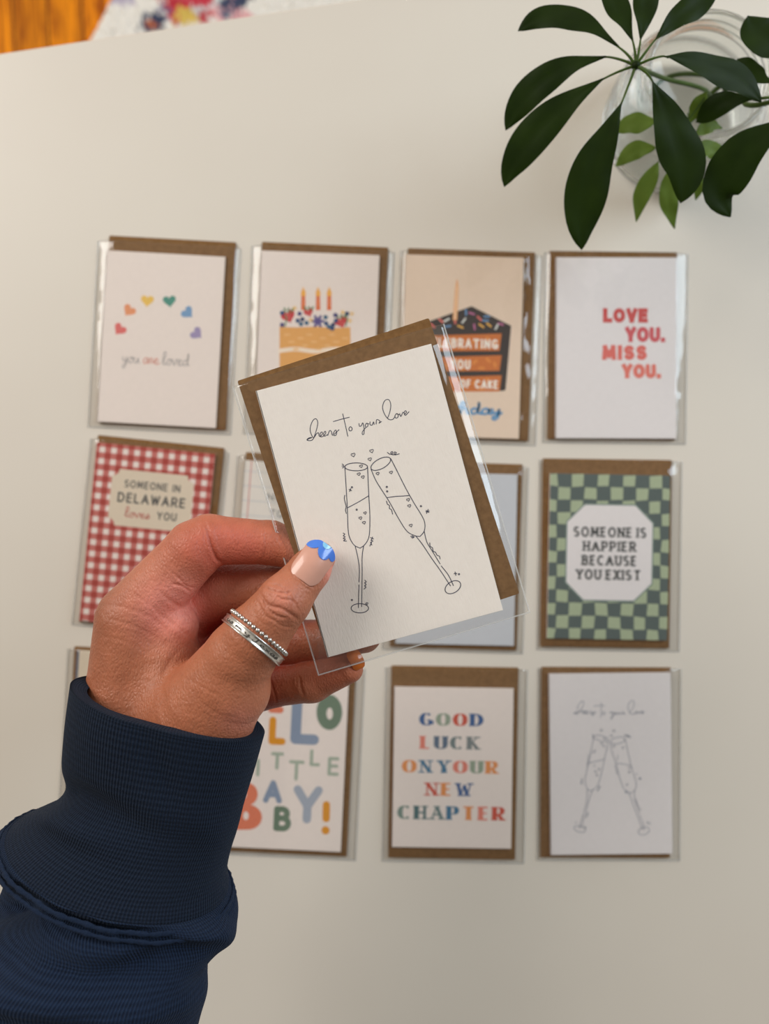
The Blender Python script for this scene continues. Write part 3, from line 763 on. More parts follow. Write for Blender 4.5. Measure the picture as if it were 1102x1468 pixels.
def fit_table(cx, cy, w_, h_, deg):
    """held-card pixels -> table-card pixels"""
    a0 = math.radians(-HELD[4]); a1 = math.radians(deg)
    def tf(p):
        x, y = p[0]-HELD[0], p[1]-HELD[1]
        u, v = x*math.cos(a0)-y*math.sin(a0), x*math.sin(a0)+y*math.cos(a0)
        u *= w_/HELD[2]; v *= h_/HELD[3]
        return (cx+u*math.cos(a1)-v*math.sin(a1), cy+u*math.sin(a1)+v*math.cos(a1))
    return tf

ZB = TZ + 0.0001
G = 'packaged greeting cards laid out on the table'
def slv(env, l, r, t, b_):          # sleeve = envelope grown by the given margins (px)
    cx, cy, w_, h_, d = env; a = math.radians(d)
    ox, oy = (r-l)/2, (b_-t)/2
    return (cx+ox*math.cos(a)-oy*math.sin(a), cy+ox*math.sin(a)+oy*math.cos(a), w_+l+r, h_+t+b_, d)
e = quad((156.7,337.5), 182, 270, 3.1)
Pack(quad((152.7,358.7), 170.4, 246, 3.2), e, slv(e, 16, 6, -8, 5), 'white card with an arc of six rainbow hearts, in clear sleeve on the white table', M_card, ZB, G, art_hearts, seed=1)
e = quad((375.5,346.5), 181, 270, 2.6)
Pack(quad((374,359), 170, 252, 2.3), e, slv(e, 14, 8, -6, 5), 'white card with a candle-topped berry cake, partly behind the held card', M_card, ZB, G, art_cake, seed=2)
e = quad((584.8,355.5), 182, 271, 2.0)
Pack(quad((580.8,364.6), 170, 260, 1.6), e, slv(e, 10, 10, -4, 5), 'peach card with a dark chocolate cake slice, on the white table', M_peach, ZB, G, art_slice, seed=3)
e = quad((787.6,359.5), 183, 270, 0.7)
Pack(quad((797,368.7), 173, 259.5, 0.2), e, slv(e, 6, 15, -2, 4), 'white card with red LOVE YOU MISS YOU lettering, below the plant leaves', M_card_cool, ZB, G, art_love, seed=4)
e = quad((140.6,623.5), 182, 270, 5.9)
Pack(quad((138.8,634), 170.4, 257, 5.7), e, slv(e, 10, 6, -6, 4), 'red gingham card with a cream SOMEONE IN DELAWARE label', M_card, ZB, G, art_gingham, seed=5)
e = quad((352.6,648), 182, 268, 4.2)
Pack(quad((351,659.5), 170, 254, 4.4), e, slv(e, 12, 6, -6, 4), 'lined notepaper card with a red margin, mostly hidden behind the raised fingers', M_lined, ZB, G, art_lined, seed=6)
e = quad((567,660), 182, 267, 1.8)
Pack(quad((571.5,676.5), 170, 246, 1.2), e, slv(e, 10, 8, -4, 4), 'plain pale grey card mostly hidden behind the held card', M_grey, ZB, G, art_plain, seed=7)
e = quad((778,657), 185, 270, 0.8)
Pack(quad((788.5,678.4), 172, 236.5, 1.1), e, slv(e, 4, 14, -2, 4), 'green checkerboard card reading SOMEONE IS HAPPIER BECAUSE YOU EXIST', M_card, ZB, G, art_check, seed=8)
def art_stripe(a, pk):
    z0 = a.zz(); hw, hh = pk.hw, pk.hh
    for (x0, x1, y0, y1) in ((-hw, -hw+.0016, -hh, hh), (hw-.0016, hw, -hh, hh), (-hw, hw, -hh, -hh+.0016)):
        a.mb.add([(x0,y0,z0),(x1,y0,z0),(x1,y1,z0),(x0,y1,z0)], [(0,1,2,3)], ink(84,96,118))
e = quad((106.5,926.5), 182, 269, 3.4)
Pack(quad((110.5,932), 170, 258, 3.4), e, slv(e, 9, 6, -4, 4), 'cream card with a slate blue edge, mostly hidden behind hand and cuff', M_cream, ZB, G, art_stripe, seed=9)
e = quad((328.5,945.5), 182, 274, 2.8)
Pack(quad((330.5,958), 170, 256, 2.7), e, slv(e, 8, 12, -4, 5), 'white card reading HELLO LITTLE BABY in chunky coloured letters, beside the sleeve cuff', M_card, ZB, G, art_baby, seed=10)
e = quad((561.2,954), 182, 275.5, 1.0)
Pack(quad((565,984.2), 171, 230, 0.9), e, slv(e, 8, 12, -3, 5), 'white card reading GOOD LUCK ON YOUR NEW CHAPTER in multicoloured serif letters', M_card, ZB, G, art_luck, seed=11)
e = quad((776,956), 185.5, 273, 0.3)
c4 = quad((786.5,965.8), 174.5, 260, -0.6)
Pack(c4, e, slv(e, 4, 14, -2, 4), 'white card with two clinking flutes lying on the table below the green checkerboard card', M_card_cool, ZB, G, art_cheers_fit(fit_table(*c4), 0.85, (128,132,146)), seed=12)
# the held one
ZH = ZC - 0.3635 - 0.0029 + 0.0005
def art_held(a, pk): art_cheers_fit(lambda p: p, 1.15, (64,66,86))(a, pk)
held_env = quad((340,546), 289, 416, -18.2)
Pack((HELD[0], HELD[1], HELD[2], HELD[3], HELD[4]), held_env, (546, 715.5, 314, 431, -16.6),
     'white textured card with two clinking flutes and handwriting, held up between thumb and fingers', M_laid, ZH, None, art_held, seed=21)

# ------------------------------------------------------------------ person: left hand (one continuous skin) grown from an implicit surface
def J(px, py, dep, rpx):
    q = P(px, py, dep); return (q[0], q[1], q[2], rpx*dep/F)
palm = [(J(182,1015,.383,58), J(188,892,.379,49)), (J(245,1030,.375,62), J(240,950,.380,46)), (J(292,1026,.366,72), J(332,988,.356,54)),
        (J(222,866,.3785,40), J(250,896,.3785,33)), (J(222,905,.389,42), J(258,950,.389,34)), (J(255,1010,.398,52), J(275,940,.405,44)),
        (J(225,985,.402,52), J(222,910,.400,46)), (J(190,1100,.380,60), J(185,1010,.383,58)), (J(272,1115,.372,62), J(290,1030,.370,66)),
        (J(170,1330,.372,76), J(190,1100,.378,62)), (J(215,1340,.366,78), J(268,1110,.372,62))]
fingers = {
 'index':  [J(190,884,.379,48), J(280,787,.371,41), J(300,774,.3715,36), J(388,778,.3745,31), J(455,800,.3735,24)],
 'middle': [J(228,915,.402,46), J(296,855,.3965,44), J(322,845,.393,41), J(398,843,.387,34.5), J(478,842,.3765,24)],
 'ring':   [J(262,955,.408,44), J(318,932,.406,39), J(345,929,.402,36.5), J(420,921,.3905,32.5), J(522,912,.3765,24)],
 'little': [J(300,1000,.408,36), J(372,984,.397,34), J(390,981,.394,32), J(447,976,.384,30), J(500,959,.3745,20.5)],
 'thumb':  [J(300,1005,.362,64), J(345,940,.351,50), J(366,913,.347,46.5), J(408,861,.343,37.5), J(444,817,.3485,29), J(456,800,.3525,24.5)],
}
def cone(p, a, b):
    a_ = np.array(a[:3], np.float32); b_ = np.array(b[:3], np.float32); ba = b_ - a_
    pa = p - a_; t = np.clip(pa @ ba / (ba @ ba), 0, 1)
    d = np.linalg.norm(pa - t[:, None]*ba, axis=1)
    return d - (a[3] + (b[3]-a[3])*t)
def smin(a, b, k):
    h = np.clip(.5 + .5*(b-a)/k, 0, 1); return b*(1-h) + a*h - k*h*(1-h)
KF = {'index': .003, 'middle': .0025, 'ring': .0025, 'little': .004, 'thumb': .0045}
def hand_sdf(p):
    p = p.astype(np.float32); d = None
    for a, b in palm:
        q = cone(p, a, b); d = q if d is None else smin(d, q, .0065)
    out = None
    for nm, ch in fingers.items():
        f = None
        for a, b in zip(ch[:-1], ch[1:]):
            q = cone(p, a, b); f = q if f is None else smin(f, q, .0022)
        if nm == 'thumb':          # fleshy ball over the thumb's pad and a slight waist below the knuckle
            f = f
        g = smin(d, f, KF[nm])
        out = g if out is None else smin(out, g, .0009)
    return out
def grow_hand():
    h = 0.00045; cs = 5; H = h*cs
    lo = np.array((-.170, -.215, ZC-.432)); hi = np.array((.004, .014, ZC-.318))
    nc = np.ceil((hi-lo)/H).astype(int); nf = nc*cs
    ax = [lo[i] + (np.arange(nc[i])+.5)*H for i in range(3)]
    g = np.stack(np.meshgrid(*ax, indexing='ij'), -1).reshape(-1, 3)
    dc = np.concatenate([hand_sdf(g[i:i+200000]) for i in range(0, len(g), 200000)]).reshape(nc)
    fine = np.repeat(np.repeat(np.repeat(dc, cs, 0), cs, 1), cs, 2).astype(np.float32)
    act = np.argwhere(np.abs(dc) < H*1.6)
    off = np.stack(np.meshgrid(*[np.arange(cs)]*3, indexing='ij'), -1).reshape(-1, 3)
    for i in range(0, len(act), 3000):
        ii = (act[i:i+3000, None, :]*cs + off[None]).reshape(-1, 3)
        fine[ii[:, 0], ii[:, 1], ii[:, 2]] = hand_sdf(lo + (ii+.5)*h)
    ins = fine < 0
    # surface nets
    n = np.array(ins.shape) - 1
    cnt = np.zeros(n, np.int8); corners = [(i, j, k) for i in (0, 1) for j in (0, 1) for k in (0, 1)]
    sl = lambda c: tuple(slice(c[a], c[a]+n[a]) for a in range(3))
    for c in corners: cnt += ins[sl(c)]
    cells = np.argwhere((cnt > 0) & (cnt < 8))
    ids = -np.ones(n, np.int32); ids[tuple(cells.T)] = np.arange(len(cells))
    acc = np.zeros((len(cells), 3)); w_ = np.zeros(len(cells))
    for ci in range(8):
        for cj in range(ci+1, 8):
            a, b = np.array(corners[ci]), np.array(corners[cj])
            if np.abs(a-b).sum() != 1: continue
            va = fine[tuple((cells+a).T)]; vb = fine[tuple((cells+b).T)]
            m_ = (va < 0) != (vb < 0); t = np.where(m_, va/(va-vb+1e-12), 0)
            acc += np.where(m_[:, None], a + (b-a)*t[:, None], 0); w_ += m_
    V = lo + (cells + acc/w_[:, None] + .5)*h
    faces = []
    for ax_ in range(3):
        d = [0, 0, 0]; d[ax_] = 1; u, v = (ax_+1) % 3, (ax_+2) % 3
        A = ins[:-1, :-1, :-1]; B = ins[d[0]:, d[1]:, d[2]:][:n[0], :n[1], :n[2]]
        e = np.argwhere(A != B); e = e[(e[:, u] > 0) & (e[:, v] > 0)]
        q = []
        for du, dv in ((0, 0), (-1, 0), (-1, -1), (0, -1)):
            c = e.copy(); c[:, u] += du; c[:, v] += dv; q.append(ids[tuple(c.T)])
        q = np.stack(q, -1); flip = A[tuple(e.T)]
        q[~flip] = q[~flip][:, ::-1]
        faces.append(q)
    Fc = np.vstack(faces); Fc = Fc[(Fc >= 0).all(1)]
    return V, Fc
HV, HF = grow_hand()
# outward normals by the distance field
def grad(p, e=.0004):
    g = np.stack([hand_sdf(p + np.eye(3)[i]*e) - hand_sdf(p - np.eye(3)[i]*e) for i in range(3)], -1)
    return g/(np.linalg.norm(g, axis=1, keepdims=True)+1e-9)
HN = grad(HV)
def to_px(p):
    d = ZC - p[:, 2]; return p[:, 0]*F/d + 551, -p[:, 1]*F/d + 734, d
hx, hy, hd = to_px(HV)
# creases pressed into the skin where the photo shows them (photo px polylines, width px, depth mm, depth range of the finger)
CR = []
def z2(*pts): return [(240+x/3.673, 720+y/3.673) for x, y in pts]
T_ = (.325, .352)
for pts, wd, dp in ((z2((480,470),(530,540),(600,560),(650,590),(690,620)), 2.4, .65), (z2((490,440),(560,470),(620,480),(660,470)), 1.8, .35), (z2((500,500),(520,550),(580,600),(640,610)), 1.8, .45),
        (z2((520,430),(590,440),(650,500),(670,560)), 1.5, .3), (z2((560,480),(600,510),(660,520),(690,570)), 1.7, .4), (z2((480,520),(510,590),(570,630)), 1.5, .3),
        (z2((610,440),(600,500),(620,530)), 1.2, .2), (z2((540,600),(600,650),(660,660)), 1.5, .25), (z2((450,560),(480,620),(540,660)), 1.4, .2),
        (z2((665,330),(690,390),(740,430),(780,455)), 1.8, .45), (z2((640,345),(668,400),(720,445),(770,470)), 1.5, .25)):
    CR.append((pts, wd, dp, T_))
I_ = (.355, .390)
for pts, wd, dp in ((z2((195,100),(215,170),(235,240),(262,300),(290,318)), 2.6, .9), (z2((182,110),(195,180),(205,240)), 1.6, .35), (z2((512,150),(518,220),(505,300)), 1.8, .4), (z2((525,160),(530,230),(520,300)), 1.4, .3),
        (z2((0,350),(60,400),(100,440),(150,450)), 1.6, .3), (z2((20,430),(70,440),(120,470)), 1.8, .4),
        (((130,870),(165,868),(205,880),(235,900),(262,930)), 3.0, .2), (((150,885),(185,895),(225,915),(250,940)), 2.6, .15), (((225,845),(245,862),(270,880),(290,905)), 3.0, .3),
        (((205,850),(228,880),(262,905),(285,925)), 2.6, .2), (((190,850),(210,865),(220,890)), 2.0, .15), (((140,910),(180,920),(225,945)), 2.4, .12)):
    CR.append((list(pts), wd, dp, I_))
B_ = (.355, .41)
for pts, wd, dp in (([(372,836),(378,850),(377,868),(384,885)], 2.0, .5), ([(366,840),(371,856),(370,872)], 1.4, .3), ([(428,968),(431,985),(436,1000)], 2.2, .6), ([(424,970),(426,985)], 1.4, .3), ([(386,972),(392,990),(398,1010)], 1.6, .35)):
    CR.append((pts, wd, dp, B_))
W_ = (.325, .38)
for pts, wd, dp in ((((262,925),(240,955),(232,985),(240,1010)), 4.0, .3), (((280,1000),(310,1022),(345,1030)), 2.4, .12), (((250,965),(290,985),(330,1010)), 2.2, .1)):
    CR.append((list(pts), wd, dp, W_))
disp = np.zeros(len(HV))
for pts, wd, dp, (d0, d1) in CR:
    sp_ = np.array(smooth_pts(pts, 5)); mask = (hd > d0) & (hd < d1) & (HN[:, 2] > .05)
    mask &= (hx > sp_[:, 0].min()-8) & (hx < sp_[:, 0].max()+8) & (hy > sp_[:, 1].min()-8) & (hy < sp_[:, 1].max()+8)
    ii = np.where(mask)[0]
    if not len(ii): continue
    q = np.stack([hx[ii], hy[ii]], -1); best = np.full(len(ii), 1e9); tt = np.zeros(len(ii))
    for s_ in range(len(sp_)-1):
        a, b = sp_[s_], sp_[s_+1]; ba = b-a; t = np.clip(((q-a) @ ba)/(ba @ ba+1e-9), 0, 1)
        dd = np.linalg.norm(q-a-t[:, None]*ba, axis=1); u_ = dd < best; best[u_] = dd[u_]; tt[u_] = (s_+t[u_])/(len(sp_)-1)
    fall = np.clip(np.minimum(tt, 1-tt)*5, 0.15, 1)
    disp[ii] -= dp*.001*fall*(np.exp(-(best/wd)**2) - .25*np.exp(-((best-2.2*wd)/(1.4*wd))**2))
HV = HV + HN*disp[:, None]
me = bpy.data.meshes.new('person')
me.vertices.add(len(HV)); me.vertices.foreach_set('co', HV.astype(np.float32).ravel())
me.loops.add(len(HF)*4); me.loops.foreach_set('vertex_index', HF.astype(np.int32).ravel())
me.polygons.add(len(HF)); me.polygons.foreach_set('loop_start', np.arange(0, len(HF)*4, 4, dtype=np.int32))
me.polygons.foreach_set('use_smooth', np.ones(len(HF), bool)); me.update(calc_edges=True); me.validate()
# skin tone: tan on the back of hand and thumb, pinker on the palm side and finger pads, with light and shade painted in
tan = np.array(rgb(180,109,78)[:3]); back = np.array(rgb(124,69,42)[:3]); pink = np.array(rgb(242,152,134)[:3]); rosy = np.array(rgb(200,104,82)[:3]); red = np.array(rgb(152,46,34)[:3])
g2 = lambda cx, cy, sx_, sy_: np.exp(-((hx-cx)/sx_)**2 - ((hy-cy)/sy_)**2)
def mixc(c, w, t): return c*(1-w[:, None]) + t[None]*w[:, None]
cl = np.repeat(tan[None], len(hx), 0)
cl = mixc(cl, np.clip((185-hx + .35*(860-hy))/70, 0, 1), back)                       # tanned back of the hand, its shaded side painted darker
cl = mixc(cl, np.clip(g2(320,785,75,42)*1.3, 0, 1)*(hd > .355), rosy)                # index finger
cl = mixc(cl, np.clip(1.6*g2(250,872,52,42), 0, 1)*(hd > .348), pink)               # pink palm, painted lighter to look lit
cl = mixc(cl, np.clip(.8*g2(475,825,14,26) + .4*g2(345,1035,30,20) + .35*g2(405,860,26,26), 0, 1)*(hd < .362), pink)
cl = mixc(cl, np.clip((hd-.376)/.012, 0, 1)*np.clip((hx-262)/36, 0, 1), red)         # the inner fingers, their shade painted in as dark red
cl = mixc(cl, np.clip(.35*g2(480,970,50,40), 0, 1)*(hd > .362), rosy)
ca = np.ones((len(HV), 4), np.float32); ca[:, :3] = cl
at = me.color_attributes.new('skin_tone_shading', 'FLOAT_COLOR', 'POINT'); at.data.foreach_set('color', ca.ravel())
m, nt, b = nodes('skin')
vc = N(nt, 'ShaderNodeVertexColor', layer_name='skin_tone_shading')
t = N(nt, 'ShaderNodeTexCoord'); n1 = N(nt, 'ShaderNodeTexNoise'); n1.inputs['Scale'].default_value = 160; n1.inputs['Detail'].default_value = 4
nt.links.new(t.outputs['Object'], n1.inputs['Vector'])
hs = N(nt, 'ShaderNodeHueSaturation'); ma = N(nt, 'ShaderNodeMath', operation='MULTIPLY_ADD', i_1=.34, i_2=.83)
nt.links.new(n1.outputs[0], ma.inputs[0]); nt.links.new(ma.outputs[0], hs.inputs['Value']); nt.links.new(vc.outputs[0], hs.inputs['Color'])
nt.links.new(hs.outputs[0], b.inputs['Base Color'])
b.inputs['Roughness'].default_value = .46; b.inputs['Specular IOR Level'].default_value = .42
b.inputs['Subsurface Weight'].default_value = .12; b.inputs['Subsurface Radius'].default_value = (1.0, .35, .2); b.inputs['Subsurface Scale'].default_value = .0035
vo = N(nt, 'ShaderNodeTexVoronoi', feature='DISTANCE_TO_EDGE'); vo.inputs['Scale'].default_value = 760
n2 = N(nt, 'ShaderNodeTexNoise'); n2.inputs['Scale'].default_value = 420; n2.inputs['Detail'].default_value = 5
mpv = N(nt, 'ShaderNodeMapping'); mpv.inputs['Rotation'].default_value = (0, 0, .7); mpv.inputs['Scale'].default_value = (1.0, .55, 1.0)
nt.links.new(t.outputs['Object'], mpv.inputs[0]); nt.links.new(mpv.outputs[0], vo.inputs['Vector']); nt.links.new(t.outputs['Object'], n2.inputs['Vector'])
mm = N(nt, 'ShaderNodeMath', operation='MULTIPLY_ADD', i_1=1.1); nt.links.new(vo.outputs['Distance'], mm.inputs[0]); nt.links.new(n2.outputs[0], mm.inputs[2])
bp = N(nt, 'ShaderNodeBump'); bp.inputs['Strength'].default_value = .7; bp.inputs['Distance'].default_value = .0005
nt.links.new(mm.outputs[0], bp.inputs['Height']); nt.links.new(bp.outputs[0], b.inputs['Normal'])
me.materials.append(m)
person = link('person', me)
tag(person, 'left hand in a navy sweatshirt sleeve, two silver rings on the thumb', 'person')

# thumb nail: a curved plate on the distal joint, painted tip as its own piece
def nail_patch(name, mat, base, tip, half_w, lift, keep, parent, surf_r, curv=1.0, n=56, thick=.0004):
    """base/tip: world points on the nail's midline; keep(px,py)->bool filters"""
    a = tip - base; L = np.linalg.norm(a); a = a/L
    up = np.array((0, 0, 1.0)); s = np.cross(a, up); s /= np.linalg.norm(s); up = np.cross(s, a)
    us = np.linspace(-1, 1, n); vs = np.linspace(0, 1, n); vid = {}; V = []; Fq = []
    def pt(u, v):
        wv = half_w*min(1, (1-(1-min(v/.28, 1))**2)**.5*.55+.45)*(1-.10*max(0, v-.75)/.25)
        if v > .8: wv *= math.sqrt(max(0.03, 1-((v-.8)/.205)**2*.86))
        x = u*wv; drop = surf_r - math.sqrt(max(surf_r**2 - (x*curv)**2, 0))
        return base + a*(v*L) + s*x + up*(lift - drop + .0009*math.sin(math.pi*v)) - up*.0005*(1-v)**3
    P3 = np.array([[pt(u, v) for v in vs] for u in us])
    def get(i, j):
        if (i, j) not in vid: vid[(i, j)] = len(V); V.append(P3[i, j])
        return vid[(i, j)]
    for i in range(n-1):
        for j in range(n-1):
            c = (P3[i, j]+P3[i+1, j+1])/2; d = ZC-c[2]
            if keep is None or keep(c[0]*F/d+551, -c[1]*F/d+734): Fq.append((get(i, j), get(i+1, j), get(i+1, j+1), get(i, j+1)))
    me = bpy.data.meshes.new(name); me.from_pydata([tuple(v) for v in V], [], Fq); me.materials.append(mat)
    me.polygons.foreach_set('use_smooth', [True]*len(Fq)); me.update()
    o = link(name, me, parent); md = o.modifiers.new('thickness', 'SOLIDIFY'); md.thickness = thick; md.offset = -1
    return o
def gloss(name, c, rough, sss=0.0, coat=0.0):
    m, nt, b = nodes(name); cc = rgb(*c); vary(nt, b, cc, tuple(min(1, q*1.06) for q in cc[:3])+(1,), 200)
    b.inputs['Roughness'].default_value = rough; b.inputs['Coat Weight'].default_value = coat; b.inputs['Coat Roughness'].default_value = .06
    return m
M_nail = gloss('nail', (214,158,138), .28, coat=.4); M_blue = gloss('blue_polish', (72,128,226), .2, coat=.8); M_sky = gloss('sky_blue_polish', (140,206,244), .2, coat=.8); M_orange = gloss('orange_polish', (206,106,34), .25, coat=.6)
nb, ntp = P(431,831,.3360), P(468,780,.3422)
nail = nail_patch('thumbnail', M_nail, nb, ntp, .0074, .0003, None, person, .0098)
nail['label'] = 'natural pink thumbnail'
def petals(px, py):
    x, y = (px-240)*3.673, (py-720)*3.673
    return any(((x-cx)/rx)**2 + ((y-cy)/ry)**2 < 1 for cx, cy, rx, ry in ((772,215,42,26),(828,258,36,46),(868,270,20,44),(800,200,60,24),(850,215,40,40)))
pol = nail_patch('nail_polish', M_blue, nb, ntp, .0075, .00055, petals, nail, .0098, n=110, thick=.0002); pol['label'] = 'blue petal polish on the thumbnail tip'
dot_ = nail_patch('polish_dot', M_sky, nb, ntp, .0075, .00072, lambda px, py: math.hypot((px-240)*3.673-843, (py-720)*3.673-222) < 25, nail, .0098, n=130, thick=.0002); dot_['label'] = 'pale blue polish dot'
ln = nail_patch('fingernail', M_orange, P(502,951,.3665), P(519,941,.3680), .0050, .0004, None, person, .0066); ln['label'] = 'orange little fingernail'

# rings around the thumb
def ring_frame(cpx, cpy, dep):
    c = P(cpx, cpy, dep); ax = P(398,873,.344) - P(345,940,.352); ax[2] += .004; ax /= np.linalg.norm(ax)
    ax2 = np.array((ax[0], ax[1], 0)); ax2 /= np.linalg.norm(ax2)
    # lean so that the near arc bows towards the thumb tip
    t = math.radians(14); n_ = ax2*math.cos(t) - np.array((0, 0, 1))*math.sin(t); n_ /= np.linalg.norm(n_)
    # skew to follow the band's slope in the photo
    s = np.cross(n_, (0, 0, 1.0)); s /= np.linalg.norm(s); u = np.cross(s, n_)
    return c, n_, s, u
m, nt, b = nodes('silver'); b.inputs['Metallic'].default_value = 1.0; b.inputs['Roughness'].default_value = .3
vary(nt, b, (.62, .60, .57, 1), (.86, .84, .80, 1), 600)
M_silver = m
M_dark = ink(70, 64, 58)
def ring_fit(c, n_, s, u, ns=72):
    t = np.linspace(0, 2*np.pi, ns, endpoint=False); d = s[None]*np.cos(t)[:, None] + u[None]*np.sin(t)[:, None]; r = np.full(ns, .004)
    for _ in range(60): r = r - np.clip(hand_sdf(c[None] + d*r[:, None]), -.002, .002)*.7
    r = np.clip(r, .010, .0175); c0 = r.copy()
    for _ in range(26): r = (np.roll(r, 1) + np.roll(r, -1) + 2*r)/4
    r = np.maximum(r, c0*.985)
    for _ in range(4): r = (np.roll(r, 1) + np.roll(r, -1) + 2*r)/4
    return lambda a: float(np.interp(a % (2*np.pi), np.append(t, 2*np.pi), np.append(r, r[0])))
def band_ring():
    c, n_, s, u = ring_frame(363, 917, .3475); RF = ring_fit(c, n_, s, u); Wd = .0021; R = 0
    prof = [(-Wd,-.0006),(-Wd,.0004),(-Wd+.0002,.0009),(-Wd+.0006,.0009),(-Wd+.0008,.0006),(-.0004,.0007),(.0004,.0007),(Wd-.0008,.0006),(Wd-.0006,.0009),(Wd-.0002,.0009),(Wd,.0004),(Wd,-.0006)]
    ns = 96; V = []; f = []; k = len(prof)
    for i in range(ns):
        t = 2*math.pi*i/ns; d = s*math.cos(t) + u*math.sin(t)
        for (x, r_) in prof:
            V.append(c + n_*x + d*(RF(t) + .0003 + r_ + (0.00012*math.cos(t*60) if r_ > .0008 else 0)))
    for i in range(ns):
        for j in range(k): f.append((i*k+j, ((i+1) % ns)*k+j, ((i+1) % ns)*k+(j+1) % k, i*k+(j+1) % k))
    mb = MB(); mb.add(V, f, M_silver)
    # engraved handwriting running round the visible arc
    txt = [[(.0,.4),(.3,.9),(.4,.3),(.1,.2),(.6,.3)]]
    seq = [('u',0),('s',.9),('m',2.1),('y',3.6),('T',4.9),('e',5.9),('x',6.8),('a',7.7),('s',8.7)]
    lets = {'m': [[(.0,.1),(.1,.95),(.3,.2),(.45,.95),(.65,.2),(.75,.9),(1.0,.1)]], 'x': [[(.0,.95),(.7,.05)],[(.65,1.0),(.05,.0)]], 'T': [[(.0,1.5),(.5,1.7),(1.0,1.5)],[(.55,1.6),(.4,.2),(.1,.0),(-.1,.3)]]}
    for ch, x0 in seq:
        for st in lets.get(ch) or CUR[ch][1]:
            pts = smooth_pts(st, 4) if len(st) > 2 else [np.array(st[0]), np.array(st[1])]
            vv = []; ff = []
            for i, p_ in enumerate(pts):
                q0 = pts[max(i-1, 0)]; q1 = pts[min(i+1, len(pts)-1)]; tg = np.array(q1)-np.array(q0); tg = tg/(np.linalg.norm(tg)+1e-9); nn = np.array((-tg[1], tg[0]))*.11
                for sg in (1, -1):
                    X, Y = np.array(p_)+nn*sg
                    t = math.radians(150 - (x0+X)*12.5); d = s*-math.cos(t) + u*math.sin(t)
                    ta = math.atan2(math.sin(t), -math.cos(t)*SGN); d = s*math.cos(ta) + u*math.sin(ta)
                    vv.append(c + n_*(-.0007+Y*.0011) + d*(RF(ta)+.00106))
            ff = [(2*i, 2*i+1, 2*i+3, 2*i+2) for i in range(len(pts)-1)]
            mb.add(vv, ff, M_dark)
    o = mb.build('ring', person, smooth=True); o['label'] = 'engraved silver band ring'
c_, n_, s_, u_ = ring_frame(363, 917, .3475)
SGN = -1 if s_[0] > 0 else 1
band_ring()
def bead_ring():
    c, n_, s, u = ring_frame(372.5, 907.5, .3466); RF = ring_fit(c, n_, s, u); nb_ = 42; r = .00108; V = []; f = []
    for i in range(nb_):
        t = 2*math.pi*i/nb_; d = s*math.cos(t)+u*math.sin(t); o = c + d*(RF(t)+.0006); b0 = len(V)
        tg = np.cross(n_, d); sq = 1.0
        for a in range(1, 6):
            ph = math.pi*a/6
            for k in range(8):
                th = 2*math.pi*k/8; V.append(o + r*(tg*math.cos(ph)*sq + n_*math.sin(ph)*math.cos(th) + d*math.sin(ph)*math.sin(th)))
        for a in range(4):
            for k in range(8): f.append((b0+a*8+k, b0+a*8+(k+1) % 8, b0+(a+1)*8+(k+1) % 8, b0+(a+1)*8+k))
        f.append(tuple(b0+k for k in range(8))[::-1]); f.append(tuple(b0+32+k for k in range(8)))
    mb = MB(); mb.add(V, f, M_silver); o = mb.build('ring', person, smooth=True); o['label'] = 'thin beaded silver ring'
bead_ring()

# ------------------------------------------------------------------ sweatshirt sleeve and ribbed cuff
def knit(name, c1, c2, su, sv, skew, strength):
    m, nt, b = nodes(name)
    uv = N(nt, 'ShaderNodeTexCoord'); mp = N(nt, 'ShaderNodeMapping'); mp.inputs['Scale'].default_value = (su, sv, 1)
    nt.links.new(uv.outputs['UV'], mp.inputs[0]); sx_ = N(nt, 'ShaderNodeSeparateXYZ'); nt.links.new(mp.outputs[0], sx_.inputs[0])
    def wave(src, ph=None):
        a = N(nt, 'ShaderNodeMath', operation='SINE')
        if ph is not None:
            q = N(nt, 'ShaderNodeMath', operation='MULTIPLY_ADD', i_1=skew); nt.links.new(ph, q.inputs[0]); nt.links.new(src, q.inputs[2]); src = q.outputs[0]
        nt.links.new(src, a.inputs[0]); return a.outputs[0]
    w1 = wave(sx_.outputs['X'], sx_.outputs['Y']); w2 = wave(sx_.outputs['Y'])
    nz = N(nt, 'ShaderNodeTexNoise'); nz.inputs['Scale'].default_value = 900; nz.inputs['Detail'].default_value = 4; nt.links.new(uv.outputs['Object'], nz.inputs['Vector'])
    h1 = N(nt, 'ShaderNodeMath', operation='MULTIPLY_ADD', i_1=.55); nt.links.new(w2, h1.inputs[0]); nt.links.new(w1, h1.inputs[2])
    h2 = N(nt, 'ShaderNodeMath', operation='MULTIPLY_ADD', i_1=2.2); nt.links.new(nz.outputs[0], h2.inputs[0]); nt.links.new(h1.outputs[0], h2.inputs[2])
    bp = N(nt, 'ShaderNodeBump'); bp.inputs['Strength'].default_value = strength; bp.inputs['Distance'].default_value = .00035
    nt.links.new(h2.outputs[0], bp.inputs['Height']); nt.links.new(bp.outputs[0], b.inputs['Normal'])
    mr = N(nt, 'ShaderNodeMapRange'); mr.inputs[1].default_value = -1.2; mr.inputs[2].default_value = 3.0; nt.links.new(h2.outputs[0], mr.inputs[0])
    mx = N(nt, 'ShaderNodeMixRGB'); mx.inputs[1].default_value = rgb(*c1); mx.inputs[2].default_value = rgb(*c2); nt.links.new(mr.outputs[0], mx.inputs[0]); nt.links.new(mx.outputs[0], b.inputs['Base Color'])
    b.inputs['Roughness'].default_value = .9; b.inputs['Specular IOR Level'].default_value = .15
    b.inputs['Sheen Weight'].default_value = .08; b.inputs['Sheen Roughness'].default_value = .5; b.inputs['Sheen Tint'].default_value = (.35, .45, .65, 1)
    return m
